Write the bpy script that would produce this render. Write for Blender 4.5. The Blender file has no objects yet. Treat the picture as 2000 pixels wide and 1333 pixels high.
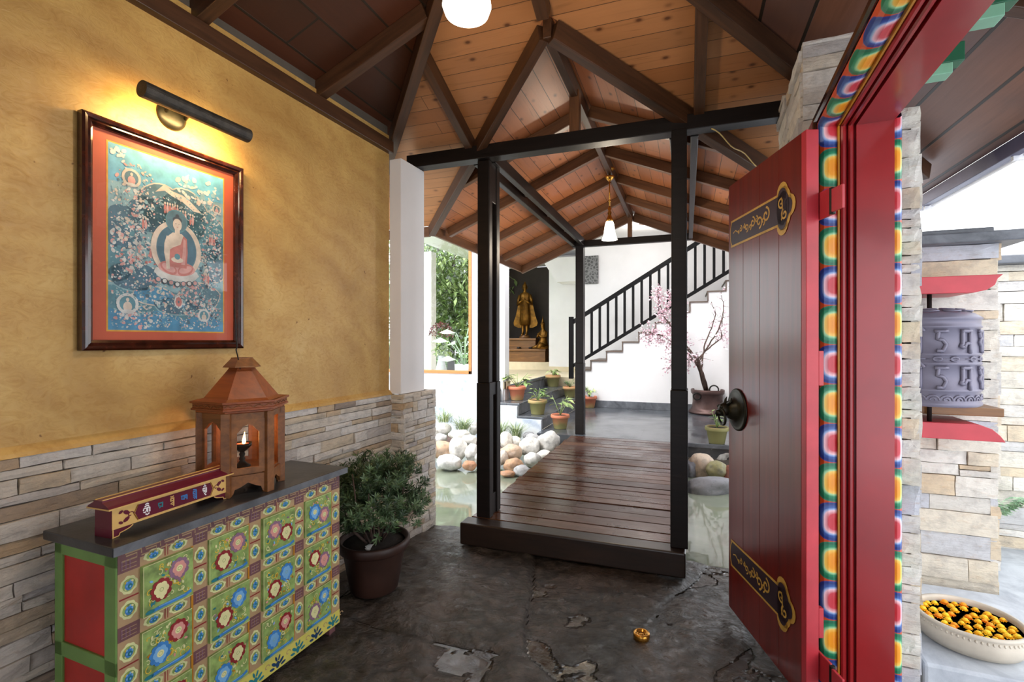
import bpy, bmesh, math, random
from mathutils import Vector, Matrix, noise
PI = math.pi
sc = bpy.context.scene
C = sc.collection

# ------------------------------------------------------------------ camera, world, light, exposure
YAW = math.radians(19.75)          # camera turned this far from the axis of the footbridge
F = 950.0                          # focal length in pixels of the 2000 px wide frame
CAMZ = 1.5
cam_d = bpy.data.cameras.new('camera'); cam_d.sensor_width = 36; cam_d.lens = F / 2000 * 36
cam_d.clip_start = 0.05; cam_d.clip_end = 300
cam = bpy.data.objects.new('camera', cam_d); C.objects.link(cam)
cam.location = (0, 0, CAMZ); cam.rotation_euler = (PI / 2, 0, YAW)
sc.camera = cam
sc.view_settings.view_transform = 'Standard'; sc.view_settings.look = 'None'
sc.view_settings.exposure = 0.80; sc.view_settings.gamma = 1.0

wd = bpy.data.worlds.new('overcast'); sc.world = wd; wd.use_nodes = True
nt = wd.node_tree; nt.nodes.clear()
wo = nt.nodes.new('ShaderNodeOutputWorld'); bg = nt.nodes.new('ShaderNodeBackground')
tc = nt.nodes.new('ShaderNodeTexCoord'); nz = nt.nodes.new('ShaderNodeTexNoise'); nz.inputs['Scale'].default_value = 1.6
rp = nt.nodes.new('ShaderNodeValToRGB')
rp.color_ramp.elements[0].position = 0.3; rp.color_ramp.elements[0].color = (0.80, 0.88, 1.0, 1)
rp.color_ramp.elements[1].position = 0.7; rp.color_ramp.elements[1].color = (1.0, 1.0, 1.0, 1)
nt.links.new(tc.outputs['Generated'], nz.inputs['Vector']); nt.links.new(nz.outputs['Fac'], rp.inputs['Fac'])
nt.links.new(rp.outputs['Color'], bg.inputs['Color']); nt.links.new(bg.outputs[0], wo.inputs['Surface'])
bg.inputs['Strength'].default_value = 2.0

sd = bpy.data.lights.new('hazy_sun', 'SUN'); sd.energy = 2.6; sd.angle = math.radians(35); sd.color = (1.0, 0.97, 0.93)
so = bpy.data.objects.new('hazy_sun', sd); C.objects.link(so)
so.rotation_euler = (math.radians(33), math.radians(-24), 0)

# ------------------------------------------------------------------ helpers
B = math.radians(2.25)             # the entrance room is turned this much against the bridge
def R(n, w, z=0.0):                # room coordinates -> world
    return Vector((n * math.cos(B) + w * math.sin(B), -n * math.sin(B) + w * math.cos(B), z))
def P(u, v, d):                    # a point seen at photo pixel (u, v) at depth d
    lat = d * (u - 1000) / F
    return Vector((-d * math.sin(YAW) + lat * math.cos(YAW), d * math.cos(YAW) + lat * math.sin(YAW), CAMZ - d * (v - 667) / F))
def PZ(u, v, z):                   # ... on the level z
    return P(u, v, (CAMZ - z) * F / (v - 667))

class MB:
    def __init__(s): s.v = []; s.f = []; s.m = []; s.uv = []; s.t = []
    def add(s, vs, fs, mi=0, tone=0.5, uvs=None):
        b = len(s.v); s.v += [tuple(v) for v in vs]; s.t += [tone] * len(vs)
        s.uv += (uvs if uvs else [(0, 0)] * len(vs))
        for f in fs: s.f.append(tuple(b + i for i in f)); s.m.append(mi)
        return b
    def box(s, a, b, mi=0, tone=0.5, M=None, j=0, rnd=None):
        x0, y0, z0 = a; x1, y1, z1 = b
        vs = [Vector(p) for p in ((x0,y0,z0),(x1,y0,z0),(x1,y1,z0),(x0,y1,z0),(x0,y0,z1),(x1,y0,z1),(x1,y1,z1),(x0,y1,z1))]
        if j: vs = [v + Vector((rnd.uniform(-j,j), rnd.uniform(-j,j), rnd.uniform(-j,j))) for v in vs]
        if M: vs = [M @ v for v in vs]
        s.add(vs, [(0,3,2,1),(4,5,6,7),(0,1,5,4),(1,2,6,5),(2,3,7,6),(3,0,4,7)], mi, tone); return s
    def prism(s, pts, axis, a, b, mi=0, tone=0.5):   # pts 2D polygon (counter-clockwise), extruded along axis from a to b
        n = len(pts)
        def q(p, t):
            return (t, p[0], p[1]) if axis == 'x' else (p[0], t, p[1]) if axis == 'y' else (p[0], p[1], t)
        vs = [q(p, a) for p in pts] + [q(p, b) for p in pts]
        s.add(vs, [tuple(range(n))[::-1], tuple(range(n, 2*n))] + [(i, (i+1) % n, n+(i+1) % n, n+i) for i in range(n)], mi, tone); return s
    def tube(s, path, r, n=8, mi=0, tone=0.5, cap=True):
        path = [Vector(p) for p in path]; k = len(path)
        rr = r if isinstance(r, (list, tuple)) else [r] * k
        vs = []; pu = None
        for i, p in enumerate(path):
            t = (path[min(i+1, k-1)] - path[max(i-1, 0)]).normalized()
            if pu is None:
                pu = Vector((0,0,1)) if abs(t.z) < 0.9 else Vector((1,0,0))
            a = t.cross(pu)
            if a.length < 1e-5: a = t.orthogonal()
            a.normalize(); b_ = a.cross(t).normalized(); pu = b_
            for q in range(n):
                w = 2*PI*q/n; vs.append(p + a*math.cos(w)*rr[i] + b_*math.sin(w)*rr[i])
        fs = [(i*n+q, i*n+(q+1) % n, (i+1)*n+(q+1) % n, (i+1)*n+q) for i in range(k-1) for q in range(n)]
        if cap: fs += [tuple(range(n))[::-1], tuple((k-1)*n+q for q in range(n))]
        s.add(vs, fs, mi, tone); return s
    def lathe(s, prof, c=(0,0,0), n=24, mi=0, tone=0.5, M=None):
        vs = []; k = len(prof)
        for r, z in prof:
            for q in range(n):
                w = 2*PI*q/n; v = Vector((c[0]+r*math.cos(w), c[1]+r*math.sin(w), c[2]+z)); vs.append(M @ v if M else v)
        fs = [(i*n+q, i*n+(q+1) % n, (i+1)*n+(q+1) % n, (i+1)*n+q) for i in range(k-1) for q in range(n)]
        if prof[0][0] > 1e-4: fs.append(tuple(range(n))[::-1])
        if prof[-1][0] > 1e-4: fs.append(tuple((k-1)*n+q for q in range(n)))
        s.add(vs, fs, mi, tone); return s
    def ball(s, c, r, n=12, mi=0, tone=0.5, M=None):
        rx, ry, rz = r if isinstance(r, (list, tuple)) else (r, r, r)
        k = max(4, n // 2); vs = []
        for i in range(k+1):
            ph = PI * i / k
            for q in range(n):
                w = 2*PI*q/n
                v = Vector((c[0]+rx*math.sin(ph)*math.cos(w), c[1]+ry*math.sin(ph)*math.sin(w), c[2]-rz*math.cos(ph))); vs.append(M @ v if M else v)
        s.add(vs, [(i*n+q, i*n+(q+1) % n, (i+1)*n+(q+1) % n, (i+1)*n+q) for i in range(k) for q in range(n)], mi, tone); return s
    def build(s, name, mats, parent=None, loc=(0,0,0), rot=(0,0,0), smooth=False, bevel=0, seg=2):
        me = bpy.data.meshes.new(name); me.from_pydata(s.v, [], s.f)
        if not isinstance(mats, (list, tuple)): mats = [mats]
        for m in mats: me.materials.append(m)
        for p, mi in zip(me.polygons, s.m):
            p.material_index = mi
            if smooth: p.use_smooth = True
        at = me.attributes.new('tone', 'FLOAT', 'POINT')
        at.data.foreach_set('value', s.t)
        if any(u != (0, 0) for u in s.uv):
            ul = me.uv_layers.new(name='uv')
            for l in me.loops: ul.data[l.index].uv = s.uv[l.vertex_index]
        me.update()
        o = bpy.data.objects.new(name, me); C.objects.link(o)
        o.location = loc; o.rotation_euler = rot
        if parent is not None: o.parent = parent
        if bevel:
            md = o.modifiers.new('soften', 'BEVEL'); md.width = bevel; md.segments = seg; md.limit_method = 'ANGLE'; md.angle_limit = math.radians(40)
        return o

def tag(o, label, cat, group=None, kind=None):
    o['label'] = label; o['category'] = cat
    if group: o['group'] = group
    if kind: o['kind'] = kind
    return o
def struct(o, label=None):
    o['kind'] = 'structure'
    if label: o['label'] = label
    return o
def thing(name, label, cat, loc=(0,0,0), rz=0, group=None):
    o = bpy.data.objects.new(name, None); C.objects.link(o); o.empty_display_size = 0.1
    o.location = loc; o.rotation_euler = (0, 0, rz)
    return tag(o, label, cat, group)
def copy_tree(o, parent=None):
    c = o.copy(); C.objects.link(c)
    if parent is not None: c.parent = parent
    for ch in [x for x in C.objects if x.parent == o]: copy_tree(ch, c)
    return c
ORD = ['first','second','third','fourth','fifth','sixth','seventh','eighth','ninth','tenth']

# ------------------------------------------------------------------ materials
class NT:
    def __init__(s, name):
        s.m = bpy.data.materials.new(name); s.m.use_nodes = True; s.t = s.m.node_tree
        s.p = s.t.nodes['Principled BSDF']; s.o = s.t.nodes['Material Output']
    def n(s, typ, **kw):
        x = s.t.nodes.new('ShaderNode' + typ)
        for k, v in kw.items():
            k = k.replace('_', ' ')
            hit = False
            for inp in x.inputs:
                if inp.name == k and not hit:
                    hit = True
                    if isinstance(v, bpy.types.NodeSocket): s.t.links.new(v, inp)
                    else: inp.default_value = v
            if not hit: setattr(x, k.replace(' ', '_'), v)
        return x
    def link(s, a, b): s.t.links.new(a, b)
    def obj(s, scale=(1,1,1), kind='Object', loc=(0,0,0)):
        tc = s.n('TexCoord'); mp = s.n('Mapping'); s.link(tc.outputs[kind], mp.inputs['Vector'])
        mp.inputs['Scale'].default_value = scale; mp.inputs['Location'].default_value = loc
        return mp.outputs[0]
    def ramp(s, fac, stops, interp='LINEAR'):
        r = s.n('ValToRGB'); cr = r.color_ramp; cr.interpolation = interp
        while len(cr.elements) < len(stops): cr.elements.new(0.5)
        for e, (p, c) in zip(cr.elements, stops): e.position = p; e.color = (*c, 1) if len(c) == 3 else c
        s.link(fac, r.inputs[0]); return r.outputs[0]
    def noise(s, vec, scale=5, detail=4, rough=0.55, dist=0.0):
        x = s.n('TexNoise', Scale=scale, Detail=detail, Roughness=rough, Distortion=dist); s.link(vec, x.inputs['Vector']); return x.outputs['Fac']
    def mix(s, f, a, b, mode='MIX'):
        x = s.t.nodes.new('ShaderNodeMix'); x.data_type = 'RGBA'; x.blend_type = mode
        for i, v in ((0, f), (6, a), (7, b)):
            if isinstance(v, bpy.types.NodeSocket): s.link(v, x.inputs[i])
            else: x.inputs[i].default_value = v if i == 0 else ((*v, 1) if len(v) == 3 else v)
        return x.outputs[2]
    def math(s, op, a, b=0.0, c=0.0):
        x = s.t.nodes.new('ShaderNodeMath'); x.operation = op
        for i, v in enumerate((a, b, c)):
            if isinstance(v, bpy.types.NodeSocket): s.link(v, x.inputs[i])
            else: x.inputs[i].default_value = v
        return x.outputs[0]
    def attr(s, name='tone'):
        x = s.n('Attribute'); x.attribute_name = name; return x.outputs['Fac']
    def bump(s, h, strength=0.3, dist=0.01):
        b = s.n('Bump', Strength=strength, Distance=dist); s.link(h, b.inputs['Height']); s.link(b.outputs[0], s.p.inputs['Normal'])
    def set(s, col=None, rough=0.6, metal=0.0, spec=None, coat=0.0, coat_rough=0.1):
        for k, v in (('Base Color', col), ('Roughness', rough), ('Metallic', metal), ('Specular IOR Level', spec), ('Coat Weight', coat), ('Coat Roughness', coat_rough)):
            if v is None: continue
            if isinstance(v, bpy.types.NodeSocket): s.link(v, s.p.inputs[k])
            elif k == 'Base Color': s.p.inputs[k].default_value = (*v, 1)
            else: s.p.inputs[k].default_value = v
        return s.m

def srgb(r, g, b):
    f = lambda c: (c/255/12.92) if c/255 <= 0.04045 else ((c/255+0.055)/1.055)**2.4
    return (f(r), f(g), f(b))
def flat(name, col, rough=0.6, metal=0.0, var=0.12, scale=6, bump=0.0, coat=0.0, spec=None):
    t = NT(name); v = t.obj(); f = t.noise(v, scale, 5)
    d = tuple(c*(1-var*1.6) for c in col); l = tuple(min(1, c*(1+var)) for c in col)
    t.set(t.ramp(f, [(0.3, d), (0.7, l)]), rough, metal, spec, coat)
    if bump: t.bump(t.noise(v, scale*8, 5), bump, 0.004)
    return t.m
def wood(name, dark, light, rough=0.5, grain=1.0, coat=0.0, bump=0.15, coatr=0.2):   # grain runs along local x
    t = NT(name); v = t.obj((1.2*grain, 14*grain, 14*grain)); f = t.noise(v, 2.2, 6, 0.62, 0.6)
    g = t.noise(t.obj((1.5, 3, 3)), 2, 3)
    c = t.mix(t.math('MULTIPLY', g, 0.6), t.ramp(f, [(0.25, dark), (0.75, light)]), dark)
    t.set(c, rough, coat=coat, coat_rough=coatr); t.bump(f, bump, 0.004); return t.m

def planks(name, cols, width, length, knot=0.0, gap=0.03, rough=0.5, streak=0.35, gapcol=(0.02,0.012,0.006)):
    # uv: u along the boards, v across, both in metres
    t = NT(name); uvn = t.n('UVMap'); uv = uvn.outputs[0]
    br = t.n('TexBrick', Scale=1.0, Color1=(0,0,0,1), Color2=(1,1,1,1), Mortar=(0,0,0,1)); t.link(uv, br.inputs['Vector'])
    br.inputs['Brick Width'].default_value = length; br.inputs['Row Height'].default_value = width
    br.inputs['Mortar Size'].default_value = width*gap; br.inputs['Mortar Smooth'].default_value = 0.2; br.inputs['Bias'].default_value = 0.0
    sp = t.n('SeparateXYZ'); t.link(uv, sp.inputs[0])
    row = t.math('FLOOR', t.math('DIVIDE', sp.outputs[1], width))
    wn = t.n('TexWhiteNoise', noise_dimensions='1D'); t.link(row, wn.inputs['W'])
    cb = t.n('CombineXYZ'); t.link(t.math('ADD', sp.outputs[0], t.math('MULTIPLY', wn.outputs[0], 37.0)), cb.inputs[0]); t.link(sp.outputs[1], cb.inputs[1])
    mp = t.n('Mapping'); t.link(cb.outputs[0], mp.inputs[0]); mp.inputs['Scale'].default_value = (0.9, 16, 1)
    f = t.noise(mp.outputs[0], 2.4, 6, 0.6, 0.8)
    base = t.ramp(wn.outputs[0], [(0.0, cols[0]), (0.5, cols[1]), (1.0, cols[2])])
    c = t.mix(t.math('MULTIPLY', f, streak*1.6), base, tuple(x*0.42 for x in cols[0]))
    big = t.noise(cb.outputs[0], 0.9, 3)
    c = t.mix(t.ramp(big, [(0.45, (0,0,0)), (0.75, (1,1,1))]), c, tuple(x*0.6 for x in cols[1]))
    h = f
    if knot:
        mk = t.n('Mapping'); t.link(cb.outputs[0], mk.inputs[0]); mk.inputs['Scale'].default_value = (4.2, 7.5, 1)
        vo = t.n('TexVoronoi', Scale=1.0, Randomness=1.0); t.link(mk.outputs[0], vo.inputs['Vector']); vo.voronoi_dimensions = '2D'
        kk = t.ramp(vo.outputs['Distance'], [(0.04, (1,1,1)), (0.09, (0.35,0.35,0.35)), (0.15, (0,0,0))])
        ms_ = t.ramp(vo.outputs['Color'], [(0.35,(0,0,0)),(0.6,(1,1,1))]); kk = t.math('MULTIPLY', kk, ms_); ft = t.noise(mp.outputs[0], 1.2, 3, 0.5, 2.5)
        c = t.mix(t.ramp(ft, [(0.6,(0,0,0)),(0.72,(0.45,)*3)]), c, tuple(x*0.45 for x in cols[2])); c = t.mix(t.math('MULTIPLY', kk, knot), c, (0.07, 0.018, 0.006))
    c = t.mix(br.outputs['Fac'], c, gapcol)
    t.set(c, rough); t.bump(t.math('SUBTRACT', t.math('MULTIPLY', h, 0.2), br.outputs['Fac']), 0.5, 0.006)
    return t.m

M = {}
# plaster walls
t = NT('ochre_plaster'); v = t.obj(); wv = t.n('TexWave', Scale=0.55, Distortion=9.0, Detail=5.0); wv.inputs['Detail Scale'].default_value = 1.3; wv.wave_type = 'RINGS'
mp = t.n('Mapping'); t.link(v, mp.inputs[0]); mp.inputs['Scale'].default_value = (1, 2.2, 3.2); mp.inputs['Location'].default_value = (0.3, -1.2, -2.2); t.link(mp.outputs[0], wv.inputs['Vector'])
f1 = t.noise(v, 1.7, 6, 0.6, 0.8); f2 = t.noise(t.obj((1, 3, 5)), 5, 6, 0.6, 2.6)
c = t.ramp(f1, [(0.3, srgb(168,128,68)), (0.55, srgb(192,153,86)), (0.78, srgb(210,178,114))])
c = t.mix(t.math('MULTIPLY', t.ramp(f2, [(0.45,(0,0,0)),(0.7,(1,1,1))]), 0.4), c, srgb(150,104,38))
c = t.mix(t.math('MULTIPLY', wv.outputs['Fac'], 0.16), c, srgb(228,196,120))
c = t.mix(t.ramp(t.noise(v, 28, 2), [(0.74,(0,0,0)),(0.79,(1,1,1))]), c, srgb(120,80,34))
M['ochre'] = t.set(c, t.ramp(f2, [(0.3,(0.38,)*3),(0.7,(0.62,)*3)])); t.bump(t.math('ADD', f2, t.math('MULTIPLY', wv.outputs['Fac'], 0.3)), 0.35, 0.008)
M['white'] = flat('white_plaster', (0.80, 0.79, 0.80), 0.75, var=0.03, scale=2, bump=0.12)
M['cream'] = flat('cream_stone', srgb(214,200,170), 0.5, var=0.06)
M['niche'] = flat('dark_brown_paint', (0.040, 0.028, 0.022), 0.7, var=0.1)
# stone laid in thin courses
def ledge(name, stops, bump=0.9):
    t = NT(name); v = t.obj(); a = t.attr(); f = t.noise(t.obj((3, 3, 9)), 5, 8, 0.7, 0.2); g = t.noise(v, 14, 6, 0.65)
    c = t.ramp(a, stops)
    c = t.mix(t.ramp(f, [(0.55,(0,0,0)),(0.76,(0.45,)*3)]), c, srgb(190,146,98))
    c = t.mix(t.ramp(g, [(0.46,(0,0,0)),(0.72,(0.45,)*3)]), c, srgb(132,126,124))
    t.set(c, 0.78); t.bump(t.math('ADD', f, t.math('MULTIPLY', g, 0.6)), bump, 0.022); return t.m
M['ledge'] = ledge('stacked_ledgestone', [(0.0, srgb(196,190,188)), (0.25, srgb(224,214,200)), (0.5, srgb(230,226,222)), (0.78, srgb(216,200,176)), (0.92, srgb(204,176,142)), (1.0, srgb(160,146,136))])
M['ledge_out'] = ledge('pale_ledgestone', [(0.0, srgb(196,198,206)), (0.3, srgb(222,214,198)), (0.6, srgb(230,226,218)), (0.88, srgb(222,208,184)), (1.0, srgb(214,190,158))], 0.7)
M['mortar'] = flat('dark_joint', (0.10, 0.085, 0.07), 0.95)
# timber
M['rafter'] = wood('brown_stained_rafter', (0.030, 0.012, 0.005), (0.125, 0.052, 0.022), 0.42)
M['lit_rafter'] = wood('lit_brown_rafter', (0.075, 0.029, 0.010), (0.23, 0.098, 0.037), 0.42)  # lit look of the gable timbers put into a lighter brown
M['post'] = wood('black_brown_post', (0.005, 0.0035, 0.003), (0.016, 0.010, 0.008), 0.42, bump=0.25); M['post'].node_tree.nodes['Principled BSDF'].inputs['Specular IOR Level'].default_value = 0.25
M['railing'] = flat('black_railing_paint', (0.006, 0.0055, 0.006), 0.6, spec=0.15)
M['pine'] = planks('knotty_pine_boards', [srgb(180,120,72), srgb(192,132,84), srgb(168,108,62)], 0.115, 7.3, knot=0.85, rough=0.42, streak=0.2, gap=0.018, gapcol=(0.09,0.04,0.015))
M['pine2'] = planks('reddish_pine_boards', [srgb(176,104,62), srgb(190,120,76), srgb(160,88,48)], 0.13, 6.1, knot=0.8, rough=0.42, streak=0.22, gap=0.02, gapcol=(0.05,0.022,0.01))
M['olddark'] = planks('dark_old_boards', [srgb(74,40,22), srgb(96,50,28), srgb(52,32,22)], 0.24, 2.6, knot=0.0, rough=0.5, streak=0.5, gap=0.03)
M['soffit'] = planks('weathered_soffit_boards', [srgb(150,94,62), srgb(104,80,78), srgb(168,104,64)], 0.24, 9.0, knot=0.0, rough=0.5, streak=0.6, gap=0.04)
t = NT('wet_deck_boards'); a = t.attr(); f = t.noise(t.obj((1.4, 16, 4)), 2.4, 6, 0.6, 0.6); g = t.noise(t.obj(), 2.2, 4)
c = t.mix(f, t.ramp(a, [(0, (0.060,0.019,0.011)), (0.5, (0.10,0.034,0.019)), (1, (0.17,0.070,0.034))]), (0.02,0.008,0.005))
t.set(c, t.ramp(g, [(0.38,(0.14,)*3),(0.66,(0.42,)*3)]), spec=0.6); t.bump(f, 0.35, 0.004); M['deck'] = t.m
M['sill'] = wood('dark_sill_timber', (0.010, 0.006, 0.004), (0.045, 0.022, 0.014), 0.35)
# floors
t = NT('wet_flagstone'); v = t.obj(); f1 = t.noise(v, 1.3, 6, 0.6, 0.5); f2 = t.noise(v, 14, 8, 0.65, 0.6); f3 = t.noise(v, 3.2, 5, 0.6, 1.0)
c = t.ramp(f1, [(0.3, (0.016,0.014,0.012)), (0.5, (0.034,0.027,0.022)), (0.7, (0.070,0.045,0.033))])
c = t.mix(t.ramp(f2, [(0.45,(0,0,0)),(0.7,(0.6,)*3)]), c, (0.11,0.082,0.064))
c = t.mix(t.ramp(t.attr(), [(0.0,(0.9,)*3),(0.5,(0,0,0))]), c, (0.018,0.016,0.012))
sz = t.n('SeparateXYZ'); t.link(v, sz.inputs[0]); dry = t.ramp(t.math('MULTIPLY', t.math('ADD', sz.outputs[2], 0.0272), 40.0), [(0.0,(0,0,0)),(0.06,(1,1,1))])
t.set(c, t.mix(dry, (0.03,)*3, t.ramp(f3, [(0.36,(0.06,)*3),(0.5,(0.16,)*3),(0.70,(0.34,)*3)])), spec=0.6); bh = t.math('MULTIPLY', t.math('ADD', f2, t.math('MULTIPLY', f3, 1.2)), dry); t.bump(bh, 0.9, 0.03); M['flag'] = t.m
t = NT('polished_slate_tiles'); v = t.obj(); br = t.n('TexBrick', Scale=1.0, Color1=(0.2,)*3+(1,), Color2=(0.8,)*3+(1,), Mortar=(0,0,0,1)); t.link(v, br.inputs['Vector'])
br.inputs['Brick Width'].default_value = 0.6; br.inputs['Row Height'].default_value = 0.6; br.inputs['Mortar Size'].default_value = 0.004; br.offset = 0.0
f = t.noise(v, 3, 6, 0.6, 0.6)
c = t.ramp(f, [(0.3, (0.045,0.050,0.060)), (0.7, (0.11,0.12,0.135))]); c = t.mix(br.outputs['Fac'], c, (0.03,0.03,0.035))
t.set(c, t.ramp(t.noise(v, 2.0, 4), [(0.35,(0.10,)*3),(0.7,(0.30,)*3)]), spec=0.6); t.bump(f, 0.15, 0.004); M['slate'] = t.m
t = NT('slate_slab'); v = t.obj(); f = t.noise(v, 5, 7, 0.65, 0.6)
c = t.ramp(f, [(0.3, (0.05,0.055,0.065)), (0.6, (0.14,0.15,0.17)), (0.8, (0.26,0.28,0.31))]); t.set(c, 0.45); t.bump(f, 0.4, 0.008); M['slab'] = t.m
M['darkslab'] = flat('wet_dark_slate', (0.045,0.047,0.050), 0.28, var=0.4, scale=4, bump=0.2)
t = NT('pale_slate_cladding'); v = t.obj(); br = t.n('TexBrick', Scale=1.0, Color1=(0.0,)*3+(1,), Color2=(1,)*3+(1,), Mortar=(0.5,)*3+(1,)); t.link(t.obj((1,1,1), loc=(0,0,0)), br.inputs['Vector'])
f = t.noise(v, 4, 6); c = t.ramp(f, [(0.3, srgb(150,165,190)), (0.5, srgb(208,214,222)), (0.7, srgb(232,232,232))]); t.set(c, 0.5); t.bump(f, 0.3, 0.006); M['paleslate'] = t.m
t = NT('pale_slab'); v = t.obj(); f = t.noise(v, 5, 7, 0.65, 0.6)
c = t.ramp(f, [(0.3, (0.32,0.35,0.40)), (0.7, (0.62,0.66,0.70))]); t.set(c, 0.5); t.bump(f, 0.4, 0.008); M['paleslab'] = t.m
t = NT('murky_pond_water'); v = t.obj(); f = t.noise(v, 1.5, 4, 0.55, 0.8); c = t.ramp(f, [(0.3, (0.16,0.19,0.14)), (0.6, (0.26,0.29,0.22)), (0.8, (0.36,0.37,0.31))])
t.set(c, 0.04, spec=0.6); t.bump(t.noise(v, 7, 2), 0.06, 0.01); M['water'] = t.m
t = NT('river_rock'); v = t.obj(); a = t.attr(); f = t.noise(v, 5, 8, 0.65, 0.5); g = t.noise(v, 22, 6)
c = t.ramp(a, [(0.0, srgb(120,120,128)), (0.2, srgb(210,210,208)), (0.45, srgb(230,226,216)), (0.62, srgb(196,158,122)), (0.78, srgb(176,120,84)), (0.9, srgb(160,160,110)), (1.0, srgb(128,70,52))])
c = t.mix(t.ramp(f, [(0.45,(0,0,0)),(0.70,(0.6,)*3)]), c, srgb(128,128,128)); c = t.mix(t.ramp(g, [(0.52,(0,0,0)),(0.75,(0.45,)*3)]), c, srgb(70,70,72))
t.set(c, 0.6); t.bump(f, 0.5, 0.02); M['rock'] = t.m
# paint, metal, pots
M['red'] = flat('red_door_paint', srgb(150,26,30), 0.30, var=0.16, scale=2.2, bump=0.05, coat=0.3)
M['redpink'] = flat('worn_red_edge_paint', srgb(186,52,62), 0.38, var=0.14, scale=5, bump=0.1)
t = NT('varnished_red_door'); f = t.noise(t.obj((9, 9, 0.5)), 3, 6, 0.6, 0.4); c = t.ramp(f, [(0.3, srgb(92,20,16)), (0.7, srgb(116,28,20))])
gv = t.obj((8.0, 1, 1)); wv = t.n('TexWave', Scale=0.55); wv.wave_profile = 'SAW'; t.link(gv, wv.inputs['Vector'])
t.set(c, 0.30, coat=0.4, coat_rough=0.18); t.bump(f, 0.04, 0.003); M['doorred'] = t.m
M['gold'] = flat('gold_paint', srgb(206,160,70), 0.42, metal=0.15, var=0.15, scale=20)
M['goldleaf'] = flat('dull_gold_leaf', srgb(140,96,34), 0.38, metal=0.75, var=0.35, scale=9)
M['purple'] = flat('dark_purple_panel', (0.028, 0.010, 0.018), 0.4)
M['maroon'] = flat('maroon_lacquer', srgb(96,22,44), 0.3, var=0.1)
M['buff'] = flat('buff_gold_lacquer', srgb(216,176,104), 0.4, var=0.08)
M['green'] = flat('green_cabinet_paint', srgb(112,148,78), 0.45, var=0.12, bump=0.1)
M['cabred'] = flat('red_cabinet_paint', srgb(184,42,38), 0.45, var=0.15)
M['bracketgreen'] = flat('bracket_green_paint', srgb(24,92,60), 0.5)
M['bracketlight'] = flat('pale_green_paint', srgb(124,178,146), 0.5)
M['plum'] = flat('plum_brown_paint', srgb(112,74,76), 0.5, var=0.15, scale=12)
M['tan'] = flat('tan_line_paint', srgb(176,146,108), 0.5)
M['lime'] = flat('yellow_green_paint', srgb(214,216,158), 0.45, var=0.12, scale=14)
M['moss'] = flat('leaf_green_paint', srgb(140,166,94), 0.45, var=0.3, scale=26)
M['skyblue'] = flat('blue_paint', srgb(60,128,196), 0.45, var=0.2, scale=20)
M['pale_blue'] = flat('pale_blue_paint', srgb(120,176,224), 0.45)
M['teal'] = flat('teal_paint', srgb(36,120,132), 0.45, var=0.2)
M['creampaint'] = flat('cream_flower_paint', srgb(226,222,164), 0.45)
M['rose'] = flat('rose_flower_paint', srgb(214,150,140), 0.45)
M['mauve'] = flat('mauve_flower_paint', srgb(140,106,130), 0.45)
M['crimson'] = flat('dark_crimson_paint', srgb(140,36,40), 0.45)
M['yellowline'] = flat('yellow_line_paint', srgb(226,190,60), 0.45)
M['amber'] = flat('amber_strip_paint', srgb(184,124,28), 0.4)
M['yellowbase'] = flat('yellow_base_paint', srgb(206,196,96), 0.45)
M['navy'] = flat('navy_paint', srgb(24,60,96), 0.45)
M['whitepaint'] = flat('white_letter_paint', (0.8, 0.8, 0.8), 0.5)
M['lantern'] = wood('orange_brown_lantern_wood', srgb(92,54,26), srgb(164,106,54), 0.45)
M['roofwood'] = wood('reddish_lantern_roof', srgb(112,54,24), srgb(168,88,40), 0.40)
M['frame'] = flat('dark_lacquer_frame', srgb(58,24,14), 0.16, var=0.5, scale=30, coat=0.5)
M['mat'] = flat('terracotta_picture_mat', srgb(184,84,56), 0.6, var=0.06)
M['terracotta'] = None
t = NT('mossy_terracotta'); v = t.obj(); f = t.noise(v, 6, 5); sp = t.n('SeparateXYZ'); t.link(v, sp.inputs[0])
k = t.math('ADD', t.math('MULTIPLY', sp.outputs[2], -4.5), t.math('MULTIPLY', t.math('ADD', f, t.math('MULTIPLY', t.attr(), 1.0)), 1.3))
c = t.ramp(k, [(0.15, srgb(204,122,92)), (0.6, srgb(188,146,100)), (0.95, srgb(146,142,92))]); t.set(c, 0.7); t.bump(f, 0.2, 0.005); M['terracotta'] = t.m
M['darkpot'] = flat('dark_brown_planter', srgb(52,30,22), 0.5, var=0.3, scale=4)
M['soil'] = flat('potting_soil', (0.02, 0.013, 0.009), 0.95, bump=0.8, scale=20)
M['copper'] = flat('aged_copper', srgb(92,70,66), 0.40, metal=0.6, var=0.25, scale=5)
M['bronze'] = flat('patinated_bronze', srgb(46,44,34), 0.42, metal=0.6, var=0.4, scale=14)
M['brass'] = flat('polished_brass', srgb(196,140,60), 0.25, metal=0.9, var=0.15)
M['wheel'] = flat('embossed_grey_metal', srgb(112,108,124), 0.42, metal=0.3, var=0.08, scale=4)
M['iron'] = flat('dark_iron', (0.02,0.017,0.015), 0.45, metal=0.5)
M['tubemetal'] = flat('charred_dark_tube', (0.03,0.026,0.022), 0.55, var=0.5, scale=25, bump=0.5)
M['bowlmetal'] = flat('pale_stone_bowl', srgb(196,186,170), 0.5, var=0.12, bump=0.2)
M['gutter'] = flat('blue_grey_fascia', srgb(70,68,96), 0.45)
M['wire'] = flat('cream_cable', srgb(214,190,120), 0.5)
M['relief'] = None
t = NT('carved_grey_relief'); v = t.obj(); wv = t.n('TexVoronoi', Scale=14.0); wv.feature = 'DISTANCE_TO_EDGE'; t.link(v, wv.inputs['Vector'])
t.set(t.ramp(wv.outputs['Distance'], [(0.0, (0.20,)*3), (0.25, (0.055,)*3)]), 0.5); t.bump(wv.outputs['Distance'], 0.8, 0.01); M['relief'] = t.m
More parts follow.
